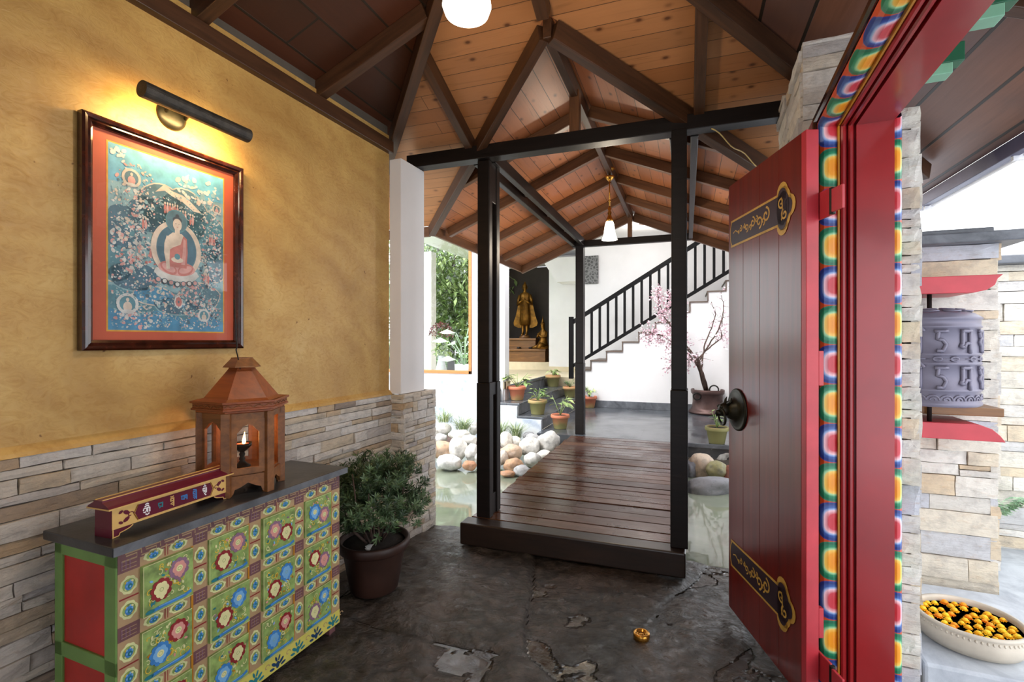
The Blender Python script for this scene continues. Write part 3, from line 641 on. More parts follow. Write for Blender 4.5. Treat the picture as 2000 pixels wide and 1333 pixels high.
# local: x from hinge to free edge, y+ is the side looking at the hall
mb = MB()
nb = 4
for i in range(nb):
    mb.box((Wd*i/nb+0.0008, 0.006, 0.03), (Wd*(i+1)/nb-0.0008, TH, Hd))
mb.build('planks', M['doorred'], leaf, bevel=0.0015)
mb = MB(); mb.box((-0.035,0.0,0.03),(0.0,TH,Hd)); mb.box((-0.035,-0.02,1.32),(-0.01,0.0,1.46)); mb.box((-0.035,-0.02,0.30),(-0.01,0.0,0.42)); mb.build('edge_stile', M['redpink'], leaf, bevel=0.002)
def door_band(z0, z1, name):
    f = lambda x, y, h: (x, TH + 0.0015 + h, y)
    a = Art(f, 0.0008); zc = (z0+z1)/2; hh = (z1-z0)/2
    x0, x1 = 0.10, Wd-0.035
    # cartouche ends are trefoils
    def tre(cx, sgn, rr, mi, layer):
        a.ell(cx, zc, rr*0.95, rr*1.35, mi, 18, layer); a.ell(cx - sgn*rr*0.1, zc+rr*1.0, rr*0.62, rr*0.62, mi, 14, layer); a.ell(cx - sgn*rr*0.1, zc-rr*1.0, rr*0.62, rr*0.62, mi, 14, layer)
        a.ell(cx + sgn*rr*0.75, zc, rr*0.6, rr*0.65, mi, 14, layer)
    a.poly([(x0+0.05,z0),(x1,z0),(x1,z1),(x0+0.05,z1)], 0, 0, 1)
    tre(x0+0.035, -1, hh*1.0, 0, 1); tre(x1+0.0, 1, hh*0.8, 0, 1) if False else None
    a.poly([(x0+0.05,z0+0.011),(x1-0.0,z0+0.011),(x1-0.0,z1-0.011),(x0+0.05,z1-0.011)], 1, 0, 2)
    tre(x0+0.037, -1, hh*0.78, 1, 2)
    for k in range(2): a.curl(x0+0.022+0.028*k, zc+(0.03 if k else -0.028), 0.026, 1.2+3*k, 1.2*(1 if k else -1), 0.009, 0, 3)
    a.ring(x0+0.085, zc, hh*1.1, hh*1.26, 0, 10, 3, -0.62+PI, 0.62+PI, 0.55)
    # running scroll
    n = 5; L = x1-x0-0.24; px = x0+0.15
    for k in range(n):
        cx = px + L*(k+0.5)/n; r = hh*0.50*(1-0.13*k); sg = 1 if k % 2 == 0 else -1
        a.curl(cx, zc+sg*r*0.25, r, PI/2*sg, 1.25*sg, 0.010-0.001*k, 0, 3); a.curl(cx+L/n*0.4, zc-sg*r*0.35, r*0.55, -PI/2*sg, -1.0*sg, 0.008, 0, 3)
    a.stroke([(x1-0.10,zc-0.01),(x1-0.06,zc+0.01),(x1-0.03,zc)], 0.006, 0, 3)
    a.ring(x1-0.028, zc, hh*0.85, hh*1.0, 0, 10, 3, -1.2, 1.2, 0.5)
    a.mb.build(name, [M['gold'], M['purple']], leaf)
door_band(2.01, 2.155, 'scroll_band'); door_band(0.27, 0.415, 'scroll_band')
mb = MB(); MY = Matrix.Translation((Wd-0.115, TH, 1.135)) @ Matrix.Rotation(-PI/2, 4, 'X')
mb.lathe([(0.112,0),(0.112,0.006),(0.104,0.012),(0.098,0.010),(0.088,0.014),(0.070,0.016),(0.055,0.030),(0.047,0.050),(0.030,0.060),(0.0,0.062)], n=36, M=MY)
kb = mb.build('handle', M['bronze'], leaf, smooth=True)
mb = MB(); mb.ball((Wd-0.115,TH+0.075,1.135),(0.034,0.030,0.036),14); mb.ball((Wd-0.115,TH+0.100,1.118),(0.022,0.022,0.018),10)
for s in (-1,1): mb.ball((Wd-0.115+0.017*s,TH+0.092,1.152),(0.010,0.012,0.010),8); mb.tube([(Wd-0.115+0.02*s,TH+0.06,1.165),(Wd-0.115+0.036*s,TH+0.05,1.185),(Wd-0.115+0.030*s,TH+0.045,1.20)], [0.009,0.006,0.002], 6)
mb.build('lion_mask', M['bronze'], kb, smooth=True)
mb = MB(); mb.tube([(Wd-0.115+0.045*math.cos(a), TH+0.085+0.018*math.sin(a)*0.3, 1.100+0.045*math.sin(a)) for a in [2*PI*i/20 for i in range(21)]], 0.0065, 8, cap=False)
mb.build('ring_pull', M['bronze'], kb, smooth=True)
# strap hinges (each its own piece on the frame side of the leaf)
for zc in (2.045, 0.185):
    mb = MB()
    mb.box((-0.175,-0.012,zc-0.045),(-0.10,-0.002,zc+0.045)); mb.box((-0.10,-0.014,zc-0.055),(-0.0,-0.004,zc+0.055))
    mb.tube([(-0.105,-0.010,zc-0.052),(-0.105,-0.010,zc+0.052)], 0.011, 10, 1)
    mb.build('strap_hinge', [M['redpink'], M['iron']], leaf, bevel=0.002)

# ---- brass floor socket
mb = MB(); mb.lathe([(0.040,-0.02),(0.042,0.010),(0.038,0.018),(0.028,0.018),(0.026,0.008),(0.012,0.006),(0.010,0.012),(0.0,0.012)], n=28)
o = mb.build('door_stop_cup', M['brass'], loc=PZ(1253,1243,0.0)+Vector((0,0,0.0)), smooth=True); tag(o, 'small round brass cup set in the wet flagstones', 'cup')

# ================================================================== BRIDGE: posts, beam, deck
def slotted_post(x0, x1, y0, y1, z0, z1, label, slot=True):
    t_ = thing('timber_post', label, 'post', ((x0+x1)/2, (y0+y1)/2, z0), 0, 'dark timber posts of the bridge')
    hx_ = (x1-x0)/2; hy = (y1-y0)/2; H = z1-z0; m = 0.075
    for s in (-1, 1):
        mb = MB(); a = s*hy; b = s*(hy-m); lo, hi = min(a,b), max(a,b)
        zc = 1.02
        mb.box((-hx_,lo,0),(hx_,hi,zc)); mb.box((-hx_+0.006,lo+0.004,zc),(hx_-0.006,hi-0.004,H))
        mb.build('upright', M['post'], t_, bevel=0.006)
    for z_, h_ in ((0.0,0.16),(0.92,0.10),(H-0.3,0.3)):
        mb = MB(); mb.box((-hx_+0.012,-hy+m,z_),(hx_-0.012,hy-m,z_+h_)); mb.build('spacer_block', M['post'], t_, bevel=0.004)
    return t_
Z1 = 0.162
slotted_post(-1.505,-1.395,3.39,3.62,Z1,2.87,'dark slotted double post at the entrance end beside the white pillar')
slotted_post(-0.10,0.008,3.31,3.53,Z1,2.87,'dark plain-faced post at the entrance end beside the red door')
slotted_post(-1.51,-1.385,6.88,7.02,Z1,2.87,'slimmer weathered post at the terrace end of the bridge')
slotted_post(-0.10,-0.01,6.88,7.02,Z1,2.87,'dark post at the terrace end hidden behind the plain post')
o = beam('tie_beam', (-2.09,3.40,2.92), (0.60,3.40,2.92), 0.11, 0.10, M['post']); tag(o, 'black tie beam from the white pillar across both front posts to the stone pier', 'beam', 'tie beams')
o = beam('tie_beam', (-1.56,6.95,2.90), (0.06,6.95,2.90), 0.08, 0.09, M['post']); tag(o, 'dark tie beam at the terrace end of the bridge roof', 'beam', 'tie beams')
for x, nm in ((-1.535,'outer dark plate beam on the pond window side of the bridge'), (-1.400,'inner dark plate beam on the pond window side of the bridge'), (-0.085,'inner dark plate beam on the stair side of the bridge'), (0.05,'outer dark plate beam on the stair side of the bridge')):
    o = beam('plate_beam', (x,3.46,2.915), (x,6.91,2.915), 0.05, 0.10, M['post']); tag(o, nm, 'beam', 'plate beams of the bridge')
o = beam('king_post', (XR,3.40,2.965), (XR,3.40,3.27), 0.07, 0.07, M['lit_rafter']); tag(o, 'short brown king post on the black tie beam', 'post', 'king posts')
o = beam('king_post', (XR,6.95,2.94), (XR,6.95,3.27), 0.06, 0.06, M['lit_rafter']); tag(o, 'short orange brown king post at the terrace end', 'post', 'king posts')
# the cable on the valley rafter
a = P(1390,252,3.02); b = P(1488,331,3.35)
mb = MB(); pts = [a.lerp(b, i/14) + Vector((0,0,0.012*math.sin(i*0.9))) for i in range(15)]; mb.tube(pts, 0.004, 6)
o = mb.build('cable', M['wire'], smooth=True); tag(o, 'thin cream electric cable clipped under the roof timber', 'cable')
fb = thing('footbridge', 'wet red brown plank footbridge with a thick dark threshold beam', 'bridge', (-0.79, 5.0, 0.0))
mb = MB(); mb.box((-0.785,-1.755,0.0),(0.785,-1.615,Z1)); mb.build('threshold_beam', M['sill'], fb, bevel=0.012, seg=3)
mb = MB(); y = -1.608; rb = random.Random(5)
while y < 1.77:
    w = rb.uniform(0.125,0.175); w = min(w, 1.80-y)
    mb.box((-0.76+rb.uniform(-0.01,0.01), y, Z1-0.045+rb.uniform(-0.004,0.0)), (0.76+rb.uniform(-0.01,0.01), y+w-0.012, Z1+rb.uniform(-0.006,0.0)), 0, rb.random(), None, 0.0015, rb)
    y += w
mb.build('deck_boards', M['deck'], fb, bevel=0.003, seg=1)
for x in (-0.62,0.0,0.62): mb = MB(); mb.box((x-0.05,-1.6,Z1-0.20),(x+0.05,1.77,Z1-0.052)); mb.build('joist', M['sill'], fb)

# ================================================================== POND AND TERRACE
WZ = -0.15
mb = MB(); mb.box((-9,3.50,-0.6),(1.6,7.2,WZ)); struct(mb.build('pond_water', M['water']), 'murky green pond water')
# terrace
mb = MB(); mb.box((-2.05,6.78,-0.5),(0.80,10.9,0.16)); struct(mb.build('floor', M['slate']), 'polished dark slate terrace at the end of the bridge')
mb = MB(); mb.box((-0.02,6.75,0.115),(0.80,6.80,0.168)); struct(mb.build('trim_3', M['slab'], bevel=0.006), 'slate edge of the terrace above the rocks')
LZ = 0.72
stp = thing('slate_steps', 'three dark slate steps with ends coloured pale as if sunlit rising to the landing', 'steps', (-2.05, 7.0, 0.16))
for k in range(3):
    h = (LZ-0.16)/3; x1 = -0.4*k
    mb = MB(); y0 = 0.10+0.05*k
    mb.box((x1-(0.42 if k < 2 else 0.03),y0,0 if k == 0 else h*k),(x1,3.2,h*(k+1)-0.035)); mb.box((x1-(0.42 if k < 2 else 0.03),y0-0.02,h*(k+1)-0.035),(x1+0.015,3.2,h*(k+1)),1)
    mb.build('step', [M['slab'], M['slate']], stp, bevel=0.006)
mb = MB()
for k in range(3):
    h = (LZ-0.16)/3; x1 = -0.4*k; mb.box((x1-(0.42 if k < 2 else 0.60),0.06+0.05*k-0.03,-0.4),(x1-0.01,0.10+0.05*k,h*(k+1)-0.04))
mb.build('end_face', M['paleslate'], stp)  # sunlight on the step ends put into a pale slate colour
mb = MB(); mb.box((-5.4,7.62,-0.4),(-2.85,14.0,LZ)); mb.box((-2.85,10.22,-0.4),(-2.16,14.0,LZ)); struct(mb.build('floor', M['cream']), 'cream landing floor in front of the golden figures')
mb = MB(); mb.box((-2.88,7.16,0.50),(-2.84,10.2,LZ+0.03)); struct(mb.build('trim_4', M['slab'], bevel=0.006), 'dark slate curb of the landing')

# ---- far walls
mb = MB()
pts = [(-1.98,0.16),(0.76,0.16)]; 
def stairprof():
    out = [(-2.14,0.16),(0.778,0.16)]; top = []
    top.append((-2.14,0.90)); top.append((-1.825,0.90))
    for k in range(9):
        x = -1.825+0.315*k; z = 1.09+0.19*k
        if x > 0.78: break
        top.append((x, z)); top.append((min(x+0.315,0.778), z))
    return out + top[::-1]
sp_ = stairprof()
st = thing('staircase', 'white staircase with dark edged treads climbing behind the blossom tree', 'staircase', (0, 9.85, 0))
mb = MB(); mb.prism([(x, z) for x, z in sp_], 'y', 0.0, 1.05); mb.build('body', M['white'], st)
for k in range(-1, 9):
    x = -1.825+0.315*k; z = 1.09+0.19*k
    if k == -1: x, z = -2.14, 0.90
    if x > 0.78: break
    mb = MB(); mb.box((x-0.02,-0.025,z-0.002),(min(x+0.315,0.778),1.05,z+0.022)); mb.box((x-0.016,-0.018,z-0.17),(x+0.006,0.0,z)); mb.build('tread', M['stepedge'], st)
mb = MB(); mb.box((-2.14,-0.02,0.16),(0.76,0.0,0.30)); mb.build('skirting', M['slab'], st, bevel=0.004)
mb = MB(); mb.box((-2.32,10.95,0.0),(0.80,11.15,5.2)); struct(mb.build('wall_back', M['white']), 'white wall behind the staircase')
mb = MB(); mb.box((-3.36,12.2,0.0),(-2.30,12.4,3.7)); mb.box((-2.36,11.15,0.0),(-2.32,12.2,3.7)); struct(mb.build('wall_niche', M['white']), 'white wall between the niche and the staircase')
mb = MB(); mb.box((-3.36,12.17,LZ),(-2.36,12.2,LZ+0.12)); struct(mb.build('baseboard_back', M['cream']), 'cream skirting of the niche wall')
mb = MB(); mb.box((-5.6,13.9,0.0),(-3.3,14.0,3.7)); mb.box((-5.6,12.6,0.0),(-5.4,13.9,3.7)); mb.box((-3.36,12.405,0.0),(-3.30,13.9,3.7)); struct(mb.build('wall_niche', M['niche']), 'dark brown back of the niche')
mb = MB(); mb.box((-5.4,12.7,LZ),(-3.36,13.9,0.92)); struct(mb.build('trim_5', M['cream']), 'cream plinth under the altar')
mb = MB(); mb.box((0.78,6.80,0.0),(1.0,11.15,5.2)); struct(mb.build('wall_right', M['white']), 'white side wall of the terrace behind the red door')
mb = MB(); mb.box((0.755,6.80,0.16),(0.78,9.85,0.30)); struct(mb.build('baseboard_right', M['slab'], bevel=0.004), 'slate skirting of the terrace side wall')
mb = MB(); mb.box((-5.6,8.6,3.72),(1.0,14.0,3.82)); struct(mb.build('ceiling', M['white']), 'white ceiling of the stair hall')
mb = MB(); mb.prism([(-2.36,2.95),(-1.2,3.55),(-3.4,3.55),(-3.0,2.95)], 'y', 11.6, 12.19); struct(mb.build('ceiling', M['white']), 'white bulkhead between the niche and the stair')
# downlight
dlp = PZ(1262,437,3.72)
t_ = thing('downlight', 'round recessed ceiling light above the staircase', 'ceiling light', (dlp.x, dlp.y, 3.72))
mb = MB(); mb.lathe([(0.085,-0.012),(0.13,-0.012),(0.135,0.0),(0.085,0.0)], n=28); mb.build('trim_ring', M['copper'], t_, smooth=True)
mb = MB(); mb.lathe([(0.0,-0.006),(0.085,-0.006)], n=24); mb.build('lens', M['spot'], t_)
# window wall
mb = MB()
mb.box((-12,7.40,-0.5),(-2.78,7.60,0.95)); mb.box((-3.37,7.40,0.95),(-2.78,7.60,3.9)); mb.box((-12,7.40,3.55),(-3.37,7.60,3.9)); mb.box((-12,7.40,0.95),(-7.2,7.60,3.55))
struct(mb.build('wall_window', M['white']), 'white wall with the big garden window')
mb = MB(); mb.box((-7.3,7.36,-0.45),(-2.80,7.40,0.90)); struct(mb.build('trim_6', M['paleslate']), 'pale slate cladding under the window')
mb = MB(); mb.box((-3.40,7.375,LZ),(-2.765,7.40,LZ+0.12)); mb.box((-2.78,7.375,LZ),(-2.765,7.62,LZ+0.12)); struct(mb.build('baseboard_window', M['cream']), 'cream skirting at the end of the window wall')
wf = thing('window_1', 'large window with a slim orange wooden frame', 'window', (-3.37, 7.45, 0.95)); wf['kind'] = 'structure'
mb = MB(); mb.box((-0.045,-0.08,0.0),(0.0,0.04,2.6)); mb.box((-3.85,-0.08,0.0),(0.0,0.04,0.05)); mb.box((-3.85,-0.08,2.55),(0.0,0.04,2.6)); mb.box((-3.85,-0.08,0.0),(-3.79,0.04,2.6)); mb.box((-2.30,-0.05,0.0),(-2.24,0.02,2.6))
mb.build('window_frame', M['orangewood'], wf, bevel=0.003)
mb = MB(); mb.box((-3.80,-0.012,0.05),(-0.055,-0.004,2.55)); mb.build('window_pane', M['windowglass'], wf)

# ================================================================== FRAMED PAINTING AND PICTURE LAMP
W0, W1, ZB, ZT = 1.098, 1.790, 1.463, 2.380
pic = thing('framed_painting', 'large framed blue and pink painting of a seated figure on a lotus throne', 'painting', R(N0+0.004, W0, ZB), RZ)
PW, PH = W1-W0, ZT-ZB
# local: x out from wall, y along wall, z up
def framebar(mb, a, b, c, d, t0, t1, mi=0): mb.box((t0,a,c),(t1,b,d),mi)
mb = MB(); fwid = 0.042
prof = [(0.0,0.0),(0.030,0.0),(0.036,0.008),(0.033,0.018),(0.026,0.022),(0.028,0.030),(0.020,0.040),(0.012,fwid),(0.0,fwid)]
cor = [(0,0),(PW,0),(PW,PH),(0,PH)]; sgn = [(1,1),(-1,1),(-1,-1),(1,-1)]
vs = []; k = len(prof)
for (cy, cz), (sy, sz) in zip(cor, sgn): vs += [(h, cy+sy*o_, cz+sz*o_) for h, o_ in prof]
mb.add(vs, [(i*k+q, ((i+1) % 4)*k+q, ((i+1) % 4)*k+(q+1) % k, i*k+(q+1) % k) for i in range(4) for q in range(k)])
mb.build('frame', M['frame'], pic)
mb = MB(); mb.box((0.002,fwid-0.004,fwid-0.004),(0.008,PW-fwid+0.004,PH-fwid+0.004)); mb.build('mat_board', M['mat'], pic)
for y in (0.12, PW-0.12):
    mb = MB(); mb.lathe([(0.012,0),(0.012,0.006),(0.004,0.008)], n=12, M=Matrix.Translation((0.006,y,PH)) ); mb.build('hanging_ring', M['brass'], pic)
py0, py1, pz0, pz1 = 0.098, PW-0.098, 0.082, PH-0.082
aw, ah = py1-py0, pz1-pz0
def fpic(x, y, h): return (0.0085+h, py0+aw*x, pz0+ah*y)
art = Art(fpic, 0.00022)
PM = [flat('painting_'+n, srgb(*[min(255, k_*0.97) for k_ in c]), 0.55, var=0.16, scale=22) for n, c in (('sky',(108,176,206)),('slate',(92,128,144)),('teal',(90,142,158)),('deep',(76,114,136)),('pale',(204,208,208)),('pink',(206,160,158)),('blue',(76,144,184)),('cream',(212,200,188)),('ink',(72,84,98)),('aqua',(140,178,188)),('rosy',(190,124,120)),('goldline',(216,160,52)))]  # hues lightened towards pale blue, haze of the glass put into them
SKY,SLA,TEA,DEE,PAL,PIN,BLU,CRE,INK,AQU,ROS,GOL = range(12)
art.poly([(-0.012,-0.008),(1.012,-0.008),(1.012,1.008),(-0.012,1.008)], GOL, 0, 0.5)
art.poly([(0,0),(1,0),(1,1),(0,1)], AQU, 0, 1)
art.poly([(0,0.80),(1,0.84),(1,1),(0,1)], SKY, 0, 2)
art.poly([(0,0),(1,0),(1,0.26),(0.6,0.22),(0.3,0.26),(0,0.24)], TEA, 0, 2)
art.poly([(0.0,0.0),(1,0),(1,0.06),(0.8,0.11),(0.62,0.07),(0.4,0.12),(0.2,0.08),(0,0.12)], BLU, 0, 3)
ra = random.Random(21)
# hills with pale rims
for cx, cy, rx, ry, m_ in ((0.42,0.72,0.20,0.13,SLA),(0.62,0.70,0.22,0.16,SLA),(0.30,0.66,0.16,0.10,DEE),(0.80,0.60,0.22,0.16,TEA),(0.10,0.56,0.16,0.12,DEE),(0.50,0.64,0.25,0.10,TEA),(0.92,0.46,0.12,0.14,SLA),(0.05,0.36,0.14,0.10,TEA),(0.20,0.30,0.2,0.08,DEE),(0.55,0.15,0.2,0.05,DEE),(0.78,0.22,0.18,0.08,SLA),(0.35,0.20,0.16,0.05,BLU)):
    pts = lambda e: [(cx+(rx+e)*math.cos(a)*(1+0.05*math.sin(5*a)), cy+(ry+e)*math.sin(a)) for a in [PI*2*i/26 for i in range(26)]]
    pts2 = lambda e: [(min(1,max(0,x)), min(1,max(0,y))) for x, y in pts(e)]
    art.poly(pts2(0.008), CRE if m_ != DEE else AQU, 0, 4); art.poly(pts2(0), m_, 0, 5)
# snowy ridge and cloud banks
art.poly([(0.36,0.80),(0.44,0.86),(0.5,0.83),(0.6,0.82),(0.68,0.79),(0.78,0.74),(0.7,0.74),(0.6,0.78),(0.5,0.80),(0.44,0.82)], CRE, 0, 6)
def cloudy(cx, cy, rx, ry, n, mis, layer, s0=0.010, s1=0.026):
    for i in range(n):
        a = ra.uniform(0, 2*PI); q = math.sqrt(ra.random())
        x = cx+rx*q*math.cos(a); y = cy+ry*q*math.sin(a)
        if 0.02 < x < 0.98 and 0.015 < y < 0.985:
            r = ra.uniform(s0, s1); r = min(r, x-0.004, 0.996-x); art.ell(x, y, r, r*ra.uniform(0.35,0.75), ra.choice(mis), 8, layer+ra.random()*2, ra.uniform(-0.6,0.6))
cloudy(0.74,0.88,0.22,0.08,60,[PAL,CRE,PAL,AQU],7); cloudy(0.05,0.95,0.10,0.05,16,[PAL],7)
cloudy(0.20,0.78,0.17,0.15,80,[PIN,CRE,CRE,PAL,AQU],7,0.006,0.018); cloudy(0.90,0.68,0.10,0.16,70,[PIN,CRE,SLA,PAL,AQU],7,0.006,0.016)
cloudy(0.16,0.50,0.15,0.16,150,[PAL,PAL,CRE,TEA,DEE,PIN],7,0.008,0.022); cloudy(0.88,0.44,0.12,0.18,170,[PAL,CRE,DEE,TEA,PIN,INK],7,0.006,0.018)
cloudy(0.22,0.38,0.14,0.07,50,[ROS,PIN,PAL,TEA],8,0.008,0.02); cloudy(0.52,0.27,0.24,0.06,90,[PIN,CRE,PIN,AQU],7,0.008,0.02)
cloudy(0.5,0.12,0.48,0.11,120,[PAL,BLU,AQU,DEE,CRE],6,0.006,0.02); cloudy(0.20,0.06,0.16,0.05,40,[PIN,PAL],8,0.006,0.018); cloudy(0.78,0.13,0.18,0.09,110,[CRE,PIN,PAL,AQU,INK],8,0.006,0.016)
for bx in range(5):
    for by in range(8): cloudy(0.1+0.2*bx, 0.05+0.100*by, 0.13, 0.07, 60, [PAL,AQU,CRE,AQU,SLA,TEA,PAL,AQU,PIN], 9, 0.003, 0.010)
# groups of small standing figures
for gx, gy, n in ((0.44,0.715,6),(0.60,0.69,2),(0.67,0.68,2),(0.26,0.60,2),(0.32,0.44,2),(0.80,0.33,3),(0.86,0.58,3)):
    for i in range(n): art.ell(gx+0.022*i, gy, 0.011, 0.030, PIN if i % 2 else ROS, 8, 10+i*0.1); art.ell(gx+0.022*i, gy+0.034, 0.008, 0.008, CRE, 7, 10.6+i*0.1)
# small shrines with seated figures
for sx, sy, sr in ((0.17,0.84,0.075),(0.14,0.145,0.085),(0.93,0.79,0.045),(0.80,0.10,0.06)):
    art.ell(sx, sy, sr, sr*0.68, PAL if sy < 0.5 else CRE, 16, 10); art.ell(sx, sy, sr*0.72, sr*0.5, SLA if sy > 0.5 else TEA, 16, 11)
    art.ell(sx, sy-0.2*sr, sr*0.40, sr*0.34, CRE if sy < 0.5 else PIN, 12, 12); art.ell(sx, sy+0.26*sr, sr*0.15, sr*0.13, CRE, 8, 12.5); art.ell(sx, sy-0.5*sr, sr*0.62, sr*0.12, PAL, 12, 13)
art.ring(0.56,0.175,0.012,0.040,PAL,16,10); art.ring(0.56,0.175,0.008,0.030,ROS,8,11); art.ell(0.56,0.175,0.03,0.019,INK,8,10.5)
# the central seated figure
CX, CY = 0.545, 0.50
art.ell(CX, CY-0.015, 0.225, 0.170, CRE, 40, 14); art.ell(CX, CY-0.015, 0.180, 0.145, SLA, 40, 15); art.ell(CX, CY-0.01, 0.172, 0.137, DEE, 40, 15.5); 
art.ell(CX-0.005, CY+0.155, 0.098, 0.068, TEA, 30, 16); art.ell(CX-0.005, CY+0.155, 0.090, 0.062, SLA, 30, 16.5)
art.poly([(CX-0.185,CY-0.135),(CX-0.20,CY-0.16),(CX-0.15,CY-0.195),(CX,CY-0.205),(CX+0.15,CY-0.195),(CX+0.20,CY-0.16),(CX+0.185,CY-0.135),(CX,CY-0.11)][::-1], PAL, 0, 17)
art.ell(CX, CY-0.125, 0.165, 0.045, PIN, 30, 18)
for k in (-1, 1): art.ell(CX+0.075*k, CY-0.13, 0.075, 0.034, ROS, 20, 18.5, 0.25*k); art.ell(CX+0.075*k, CY-0.128, 0.06, 0.022, PIN, 18, 18.8, 0.25*k)
art.poly([(CX-0.075,CY-0.12),(CX+0.085,CY-0.12),(CX+0.095,CY-0.02),(CX+0.085,CY+0.06),(CX+0.04,CY+0.085),(CX-0.04,CY+0.085),(CX-0.08,CY+0.06),(CX-0.09,CY-0.02)], CRE, 0, 19)
art.poly([(CX-0.07,CY-0.12),(CX+0.085,CY-0.12),(CX+0.095,CY-0.02),(CX+0.088,CY+0.06),(CX+0.055,CY+0.075),(CX+0.03,CY+0.02),(CX-0.04,CY-0.005),(CX-0.065,CY-0.02)], ROS, 0, 20)
art.poly([(CX+0.035,CY-0.10),(CX+0.07,CY-0.10),(CX+0.082,CY-0.01),(CX+0.075,CY+0.05),(CX+0.055,CY+0.06),(CX+0.05,CY-0.02)], PIN, 0, 21)
art.stroke([(CX-0.078,CY+0.055),(CX-0.098,CY+0.01),(CX-0.10,CY-0.04),(CX-0.085,CY-0.09),(CX-0.08,CY-0.135)], 0.032, CRE, 21); art.ell(CX+0.0, CY-0.075, 0.055, 0.017, CRE, 12, 21.5); art.ell(CX+0.0,CY-0.055,0.026,0.018,TEA,12,22)
art.poly([(CX-0.022,CY+0.07),(CX+0.022,CY+0.07),(CX+0.022,CY+0.12),(CX-0.022,CY+0.12)], CRE, 0, 21); art.ell(CX, CY+0.135, 0.040, 0.036, CRE, 20, 22)
art.ell(CX, CY+0.163, 0.042, 0.020, INK, 18, 21.5); art.ell(CX, CY+0.185, 0.018, 0.014, INK, 12, 23); art.ell(CX, CY+0.140, 0.036, 0.028, CRE, 18, 22.5)
for k in (-1,1): art.ell(CX+0.014*k, CY+0.140, 0.007, 0.0015, INK, 6, 24)
art.ell(CX, CY+0.121, 0.008, 0.0018, ROS, 6, 24)
for i in range(7):
    x = CX-0.165+0.055*i; art.ell(x, CY-0.222+0.006*abs(i-3), 0.026, 0.018, INK if i % 2 else SLA, 12, 23); art.ell(x, CY-0.220+0.006*abs(i-3), 0.018, 0.012, PAL if i % 2 else PIN, 12, 24)
art.mb.build('painted_canvas', PM, pic)
mb = MB(); mb.box((0.0150,fwid-0.002,fwid-0.002),(0.0170,PW-fwid+0.002,PH-fwid+0.002)); mb.build('glass_pane', M['glass'], pic)

lamp = thing('picture_lamp', 'dark tubular picture lamp glowing warm above the framed painting', 'lamp', R(N0, 1.47, 2.50), RZ)
mb = MB(); mb.tube([(0.155,-0.235,0.0),(0.155,-0.23,0.0),(0.155,0.0,0.0),(0.155,0.245,0.0)], [0.033,0.034,0.032,0.033], 20); mb.build('tube', M['tubemetal'], lamp, smooth=False)
mb = MB(); mb.lathe([(0.065,0),(0.062,0.010),(0.045,0.020),(0.02,0.026),(0.0,0.027)], n=24, M=Matrix.Translation((0.001,-0.02,0.01)) @ Matrix.Rotation(PI/2,4,'Y')); mb.build('wall_plate', M['bronze'], lamp, smooth=True)
mb = MB()
for s in (-0.055,0.03): mb.tube([(0.02,s,0.012),(0.07,s-0.006,0.035),(0.12,s,0.028),(0.150,s,0.012)], 0.008, 8)
mb.build('arm', M['bronze'], lamp, smooth=True)
mb = MB(); mb.tube([(0.122,-0.19,-0.006),(0.122,0.20,-0.006)], 0.007, 10); mb.build('glowing_tube', M['warmtube'], lamp, smooth=True)
ld = bpy.data.lights.new('picture_lamp_light', 'AREA'); ld.shape = 'RECTANGLE'; ld.size = 0.40; ld.size_y = 0.03; ld.energy = 3.6; ld.color = (1.0, 0.66, 0.28)
lo = bpy.data.objects.new('picture_lamp_light', ld); C.objects.link(lo); lo.location = R(N0+0.125, 1.475, 2.455)
dirv = (R(N0, 1.475, 2.38) - lo.location).normalized()
zax = -dirv; xax = Vector((math.sin(B), math.cos(B), 0)); yax = zax.cross(xax).normalized()
lo.matrix_world = Matrix.Translation(lo.location) @ Matrix((xax, yax, zax)).transposed().to_4x4()

# ================================================================== PAINTED CHEST
CH = thing('painted_chest', 'low chest painted with green floral drawers under a dark slate top', 'chest', R(-1.975, 1.505, 0.0), RZ)
# local: x towards the room, y along the wall
cx0, cx1, cy0, cy1 = -0.160, 0.185, -0.515, 0.515
mb = MB(); mb.box((cx0,cy0+0.012,0.03),(cx1,cy1,0.805)); mb.build('carcass', M['plum'], CH)
mb = MB(); mb.box((cx0-0.02,cy0-0.030,0.806),(cx1+0.030,cy1+0.028,0.838)); mb.build('slate_top', M['darkslab'], CH, bevel=0.004)
mb = MB(); mb.box((cx1+0.0295,cy0-0.028,0.808),(cx1+0.0325,cy1+0.026,0.8365)); mb.build('worn_slate_edge', M['slab'], CH)
mb = MB()   # green framed end
for z0_, z1_ in ((0.03,0.09),(0.40,0.45),(0.755,0.805)): mb.box((cx0,cy0-0.006,z0_),(cx1,cy0+0.012,z1_))
mb.box((cx0,cy0-0.006,0.03),(cx0+0.045,cy0+0.012,0.805)); mb.box((cx1-0.060,cy0-0.006,0.03),(cx1,cy0+0.012,0.805))
mb.build('end_frame', M['green'], CH, bevel=0.003)
for z0_, z1_ in ((0.09,0.40),(0.45,0.755)):
    mb = MB(); mb.box((cx0+0.04,cy0+0.002,z0_-0.005),(cx1-0.055,cy0+0.0125,z1_+0.005)); mb.build('end_panel', M['cabred'], CH)
for a_, b_ in ((cx0+0.01,cy0+0.02),(cx1-0.05,cy0+0.02),(cx0+0.01,cy1-0.06),(cx1-0.05,cy1-0.06)):
    mb = MB(); mb.box((a_,b_,-0.01),(a_+0.04,b_+0.04,0.032)); mb.build('foot', M['plum'], CH)
CM = [M[k] for k in ('lime','moss','teal','skyblue','creampaint','rose','mauve','crimson','yellowline','pale_blue','tan','plum','amber','navy','yellowbase')]
